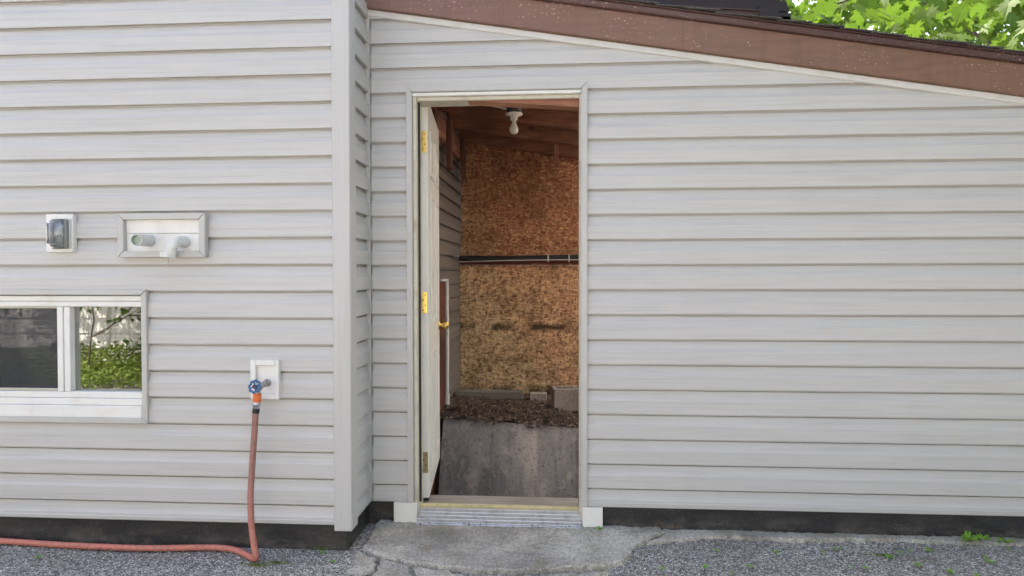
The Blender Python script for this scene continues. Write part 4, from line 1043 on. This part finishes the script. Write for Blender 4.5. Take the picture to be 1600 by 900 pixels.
# ================================================================ across the yard (seen in the window glass)
nb = empty('neighbour_house', (-5.5, -5.3, GZ), 'white shake-clad neighbouring house mirrored in the window pane', 'house')
NY = -5.3
part('wall_core', 'room', nb, (-11, NY-3, 0), (2.0, NY-.03, 3.0))
for i in range(15):
    m = MB(); z = .2+i*.19
    m.add([(-11, NY, z), (2, NY, z), (2, NY-.02, z+.2), (-11, NY-.02, z+.2), (-11, NY-.03, z), (2, NY-.03, z)], [(1, 0, 3, 2), (0, 1, 5, 4)]); m.build('shake_course', 'shake', nb)
m = MB(); m.add([(-11.3, NY+.35, 3.0), (2.3, NY+.35, 3.0), (2.3, NY-3, 4.4), (-11.3, NY-3, 4.4), (-11.3, NY+.35, 3.08), (2.3, NY+.35, 3.08), (2.3, NY-3, 4.48), (-11.3, NY-3, 4.48)], [(0, 1, 2, 3), (7, 6, 5, 4), (0, 4, 5, 1), (0, 3, 7, 4), (1, 5, 6, 2)]); m.build('roof', 'shingle', nb)
part('foundation', 'parge', nb, (-11, NY-.03, 0), (2, NY+.01, .195))
iv = MB(); rnd = random.Random(31)
for i in range(26000):
    x = rnd.uniform(-9.5, -.3); t = rnd.random(); y = NY+.05+.85*t
    hmax = (.44-.30*t**1.5)*(1+.35*noise.noise(Vector((x*1.2, y*2, 3)))); z = GZ+hmax*rnd.random()**.6; L = rnd.uniform(.018, .045)
    a = rnd.uniform(0, 6.28); d = Vector((math.cos(a)*.6, math.sin(a)*.6, rnd.uniform(-.3, .9))).normalized()*L; e = d.cross(Vector((rnd.uniform(-1, 1), rnd.uniform(-1, 1), rnd.uniform(-1, 1)))).normalized()*L*.35; q = Vector((x, y, z))
    iv.add([q-d, q+e, q+d, q-e], [(0, 1, 2), (0, 2, 3)])
o = struct(iv.build('weed_bank', 'ivy'), 'stuff'); tag(o, 'bank of rampant green weeds along the neighbouring white wall', 'weeds')
# straggly young tree against the neighbouring wall; its shade falls on the shakes
yt = empty('young_tree', (-5.5, NY+.55, GZ), 'straggly young tree in front of the neighbouring white wall', 'tree')
rnd = random.Random(41); tips = []
def grow(p, d, L, r, depth, out):
    q = p+d*L; mid = (p+q)/2+Vector((rnd.gauss(0, .05), rnd.gauss(0, .03), rnd.gauss(0, .03)))*L
    out.tube([p, mid, q], [r, r*.85, r*.7], 6)
    if depth == 0: tips.append(q); return
    for k in range(3 if depth > 1 else 2):
        nd = (d+Vector((rnd.gauss(0, .55), rnd.gauss(0, .35), rnd.gauss(.05, .4)))).normalized(); grow(q, nd, L*rnd.uniform(.62, .85), r*.66, depth-1, out)
m = MB(); grow(Vector((-5.5, NY+.55, GZ-.05)), Vector((.1, .1, 1)).normalized(), .62, .013, 4, m); m.build('trunk', 'bark', yt)
m = MB()
for tip in tips:
    for i in range(30):
        p = tip+Vector((rnd.gauss(0, .18), rnd.gauss(0, .15), rnd.gauss(0, .15))); mtx = leaf_matrix(p, rnd.uniform(.05, .10), rnd); m.add([mtx @ v for v in LV], LF)
for i in range(1250):
    p = Vector((rnd.uniform(-6.9, -4.7), NY+rnd.uniform(.25, .9), rnd.gauss(1.75, .4)))
    if noise.noise(p*2.2) < -.08: continue
    mtx = leaf_matrix(p, rnd.uniform(.06, .11), rnd); m.add([mtx @ v for v in LV], LF)
struct(m.build('crown', 'maple', yt), 'stuff')

# tall leafy screen added out of view to darken and green the return wall
hg = empty('added_hedge', (5.0, -2.8, GZ), 'tall dense green foliage screen added out of view to dim the return wall', 'added_hedge')
m = MB(); rnd = random.Random(51)
for i in range(9):
    y = -5.0+i*.55; m.tube([(4.75, y, GZ-.05), (4.75+rnd.gauss(0, .05), y, 1.2), (4.8+rnd.gauss(0, .1), y+rnd.gauss(0, .1), 5.0)], [.04, .03, .012], 6)
m.build('stems', 'bark', hg)
m = MB()
for i in range(15000):
    q = Vector((rnd.gauss(4.7, .32), rnd.uniform(-5.2, -.4), 0)); q.z = GZ+(5.6+.5*noise.noise(q*1.5))*rnd.random()**.8; L = rnd.uniform(.05, .11)
    d = Vector((rnd.gauss(0, 1), rnd.gauss(0, 1), rnd.gauss(0, .6))).normalized()*L; e = d.cross(Vector((rnd.gauss(0, 1), rnd.gauss(0, 1), rnd.gauss(0, 1)))).normalized()*L*.45
    m.add([q-d, q+e, q+d, q-e], [(0, 1, 2), (0, 2, 3)])
struct(m.build('foliage', 'ivy', hg), 'stuff')

# maple added out of view on the right; its crown dims the return wall
ym = empty('added_maple', (4.0, -3.0, GZ), 'large maple added out of view to dim and tint the return wall', 'tree')
rnd = random.Random(61)
MB().tube([(4.0, -3.0, GZ-.1), (4.02, -3.0, 1.2), (3.95, -2.95, 2.6), (3.8, -2.9, 4.2), (3.7, -2.8, 5.6)], [.16, .13, .11, .08, .03], 9).build('trunk', 'bark', ym)
for e in ((2.4, -1.9, 4.6), (2.2, -3.3, 4.7), (4.6, -1.6, 4.8), (3.0, -4.3, 4.7)):
    MB().tube([(3.93, -2.95, 2.9), ((3.93+e[0])/2, (-2.95+e[1])/2, 4.0), e], [.05, .03, .008], 7).build('branch', 'bark', ym)
m = MB(); n = 0
while n < 2600:
    p = Vector((rnd.gauss(3.3, 1.1), rnd.gauss(-2.6, 1.0), rnd.gauss(4.9, .6)))
    if p.z < 3.7 or p.y > -.75 or noise.noise(p*.9) < -.15: continue
    mtx = leaf_matrix(p, rnd.uniform(.12, .19), rnd); m.add([mtx @ v for v in LV], LF); n += 1
struct(m.build('crown', 'maple', ym), 'stuff')
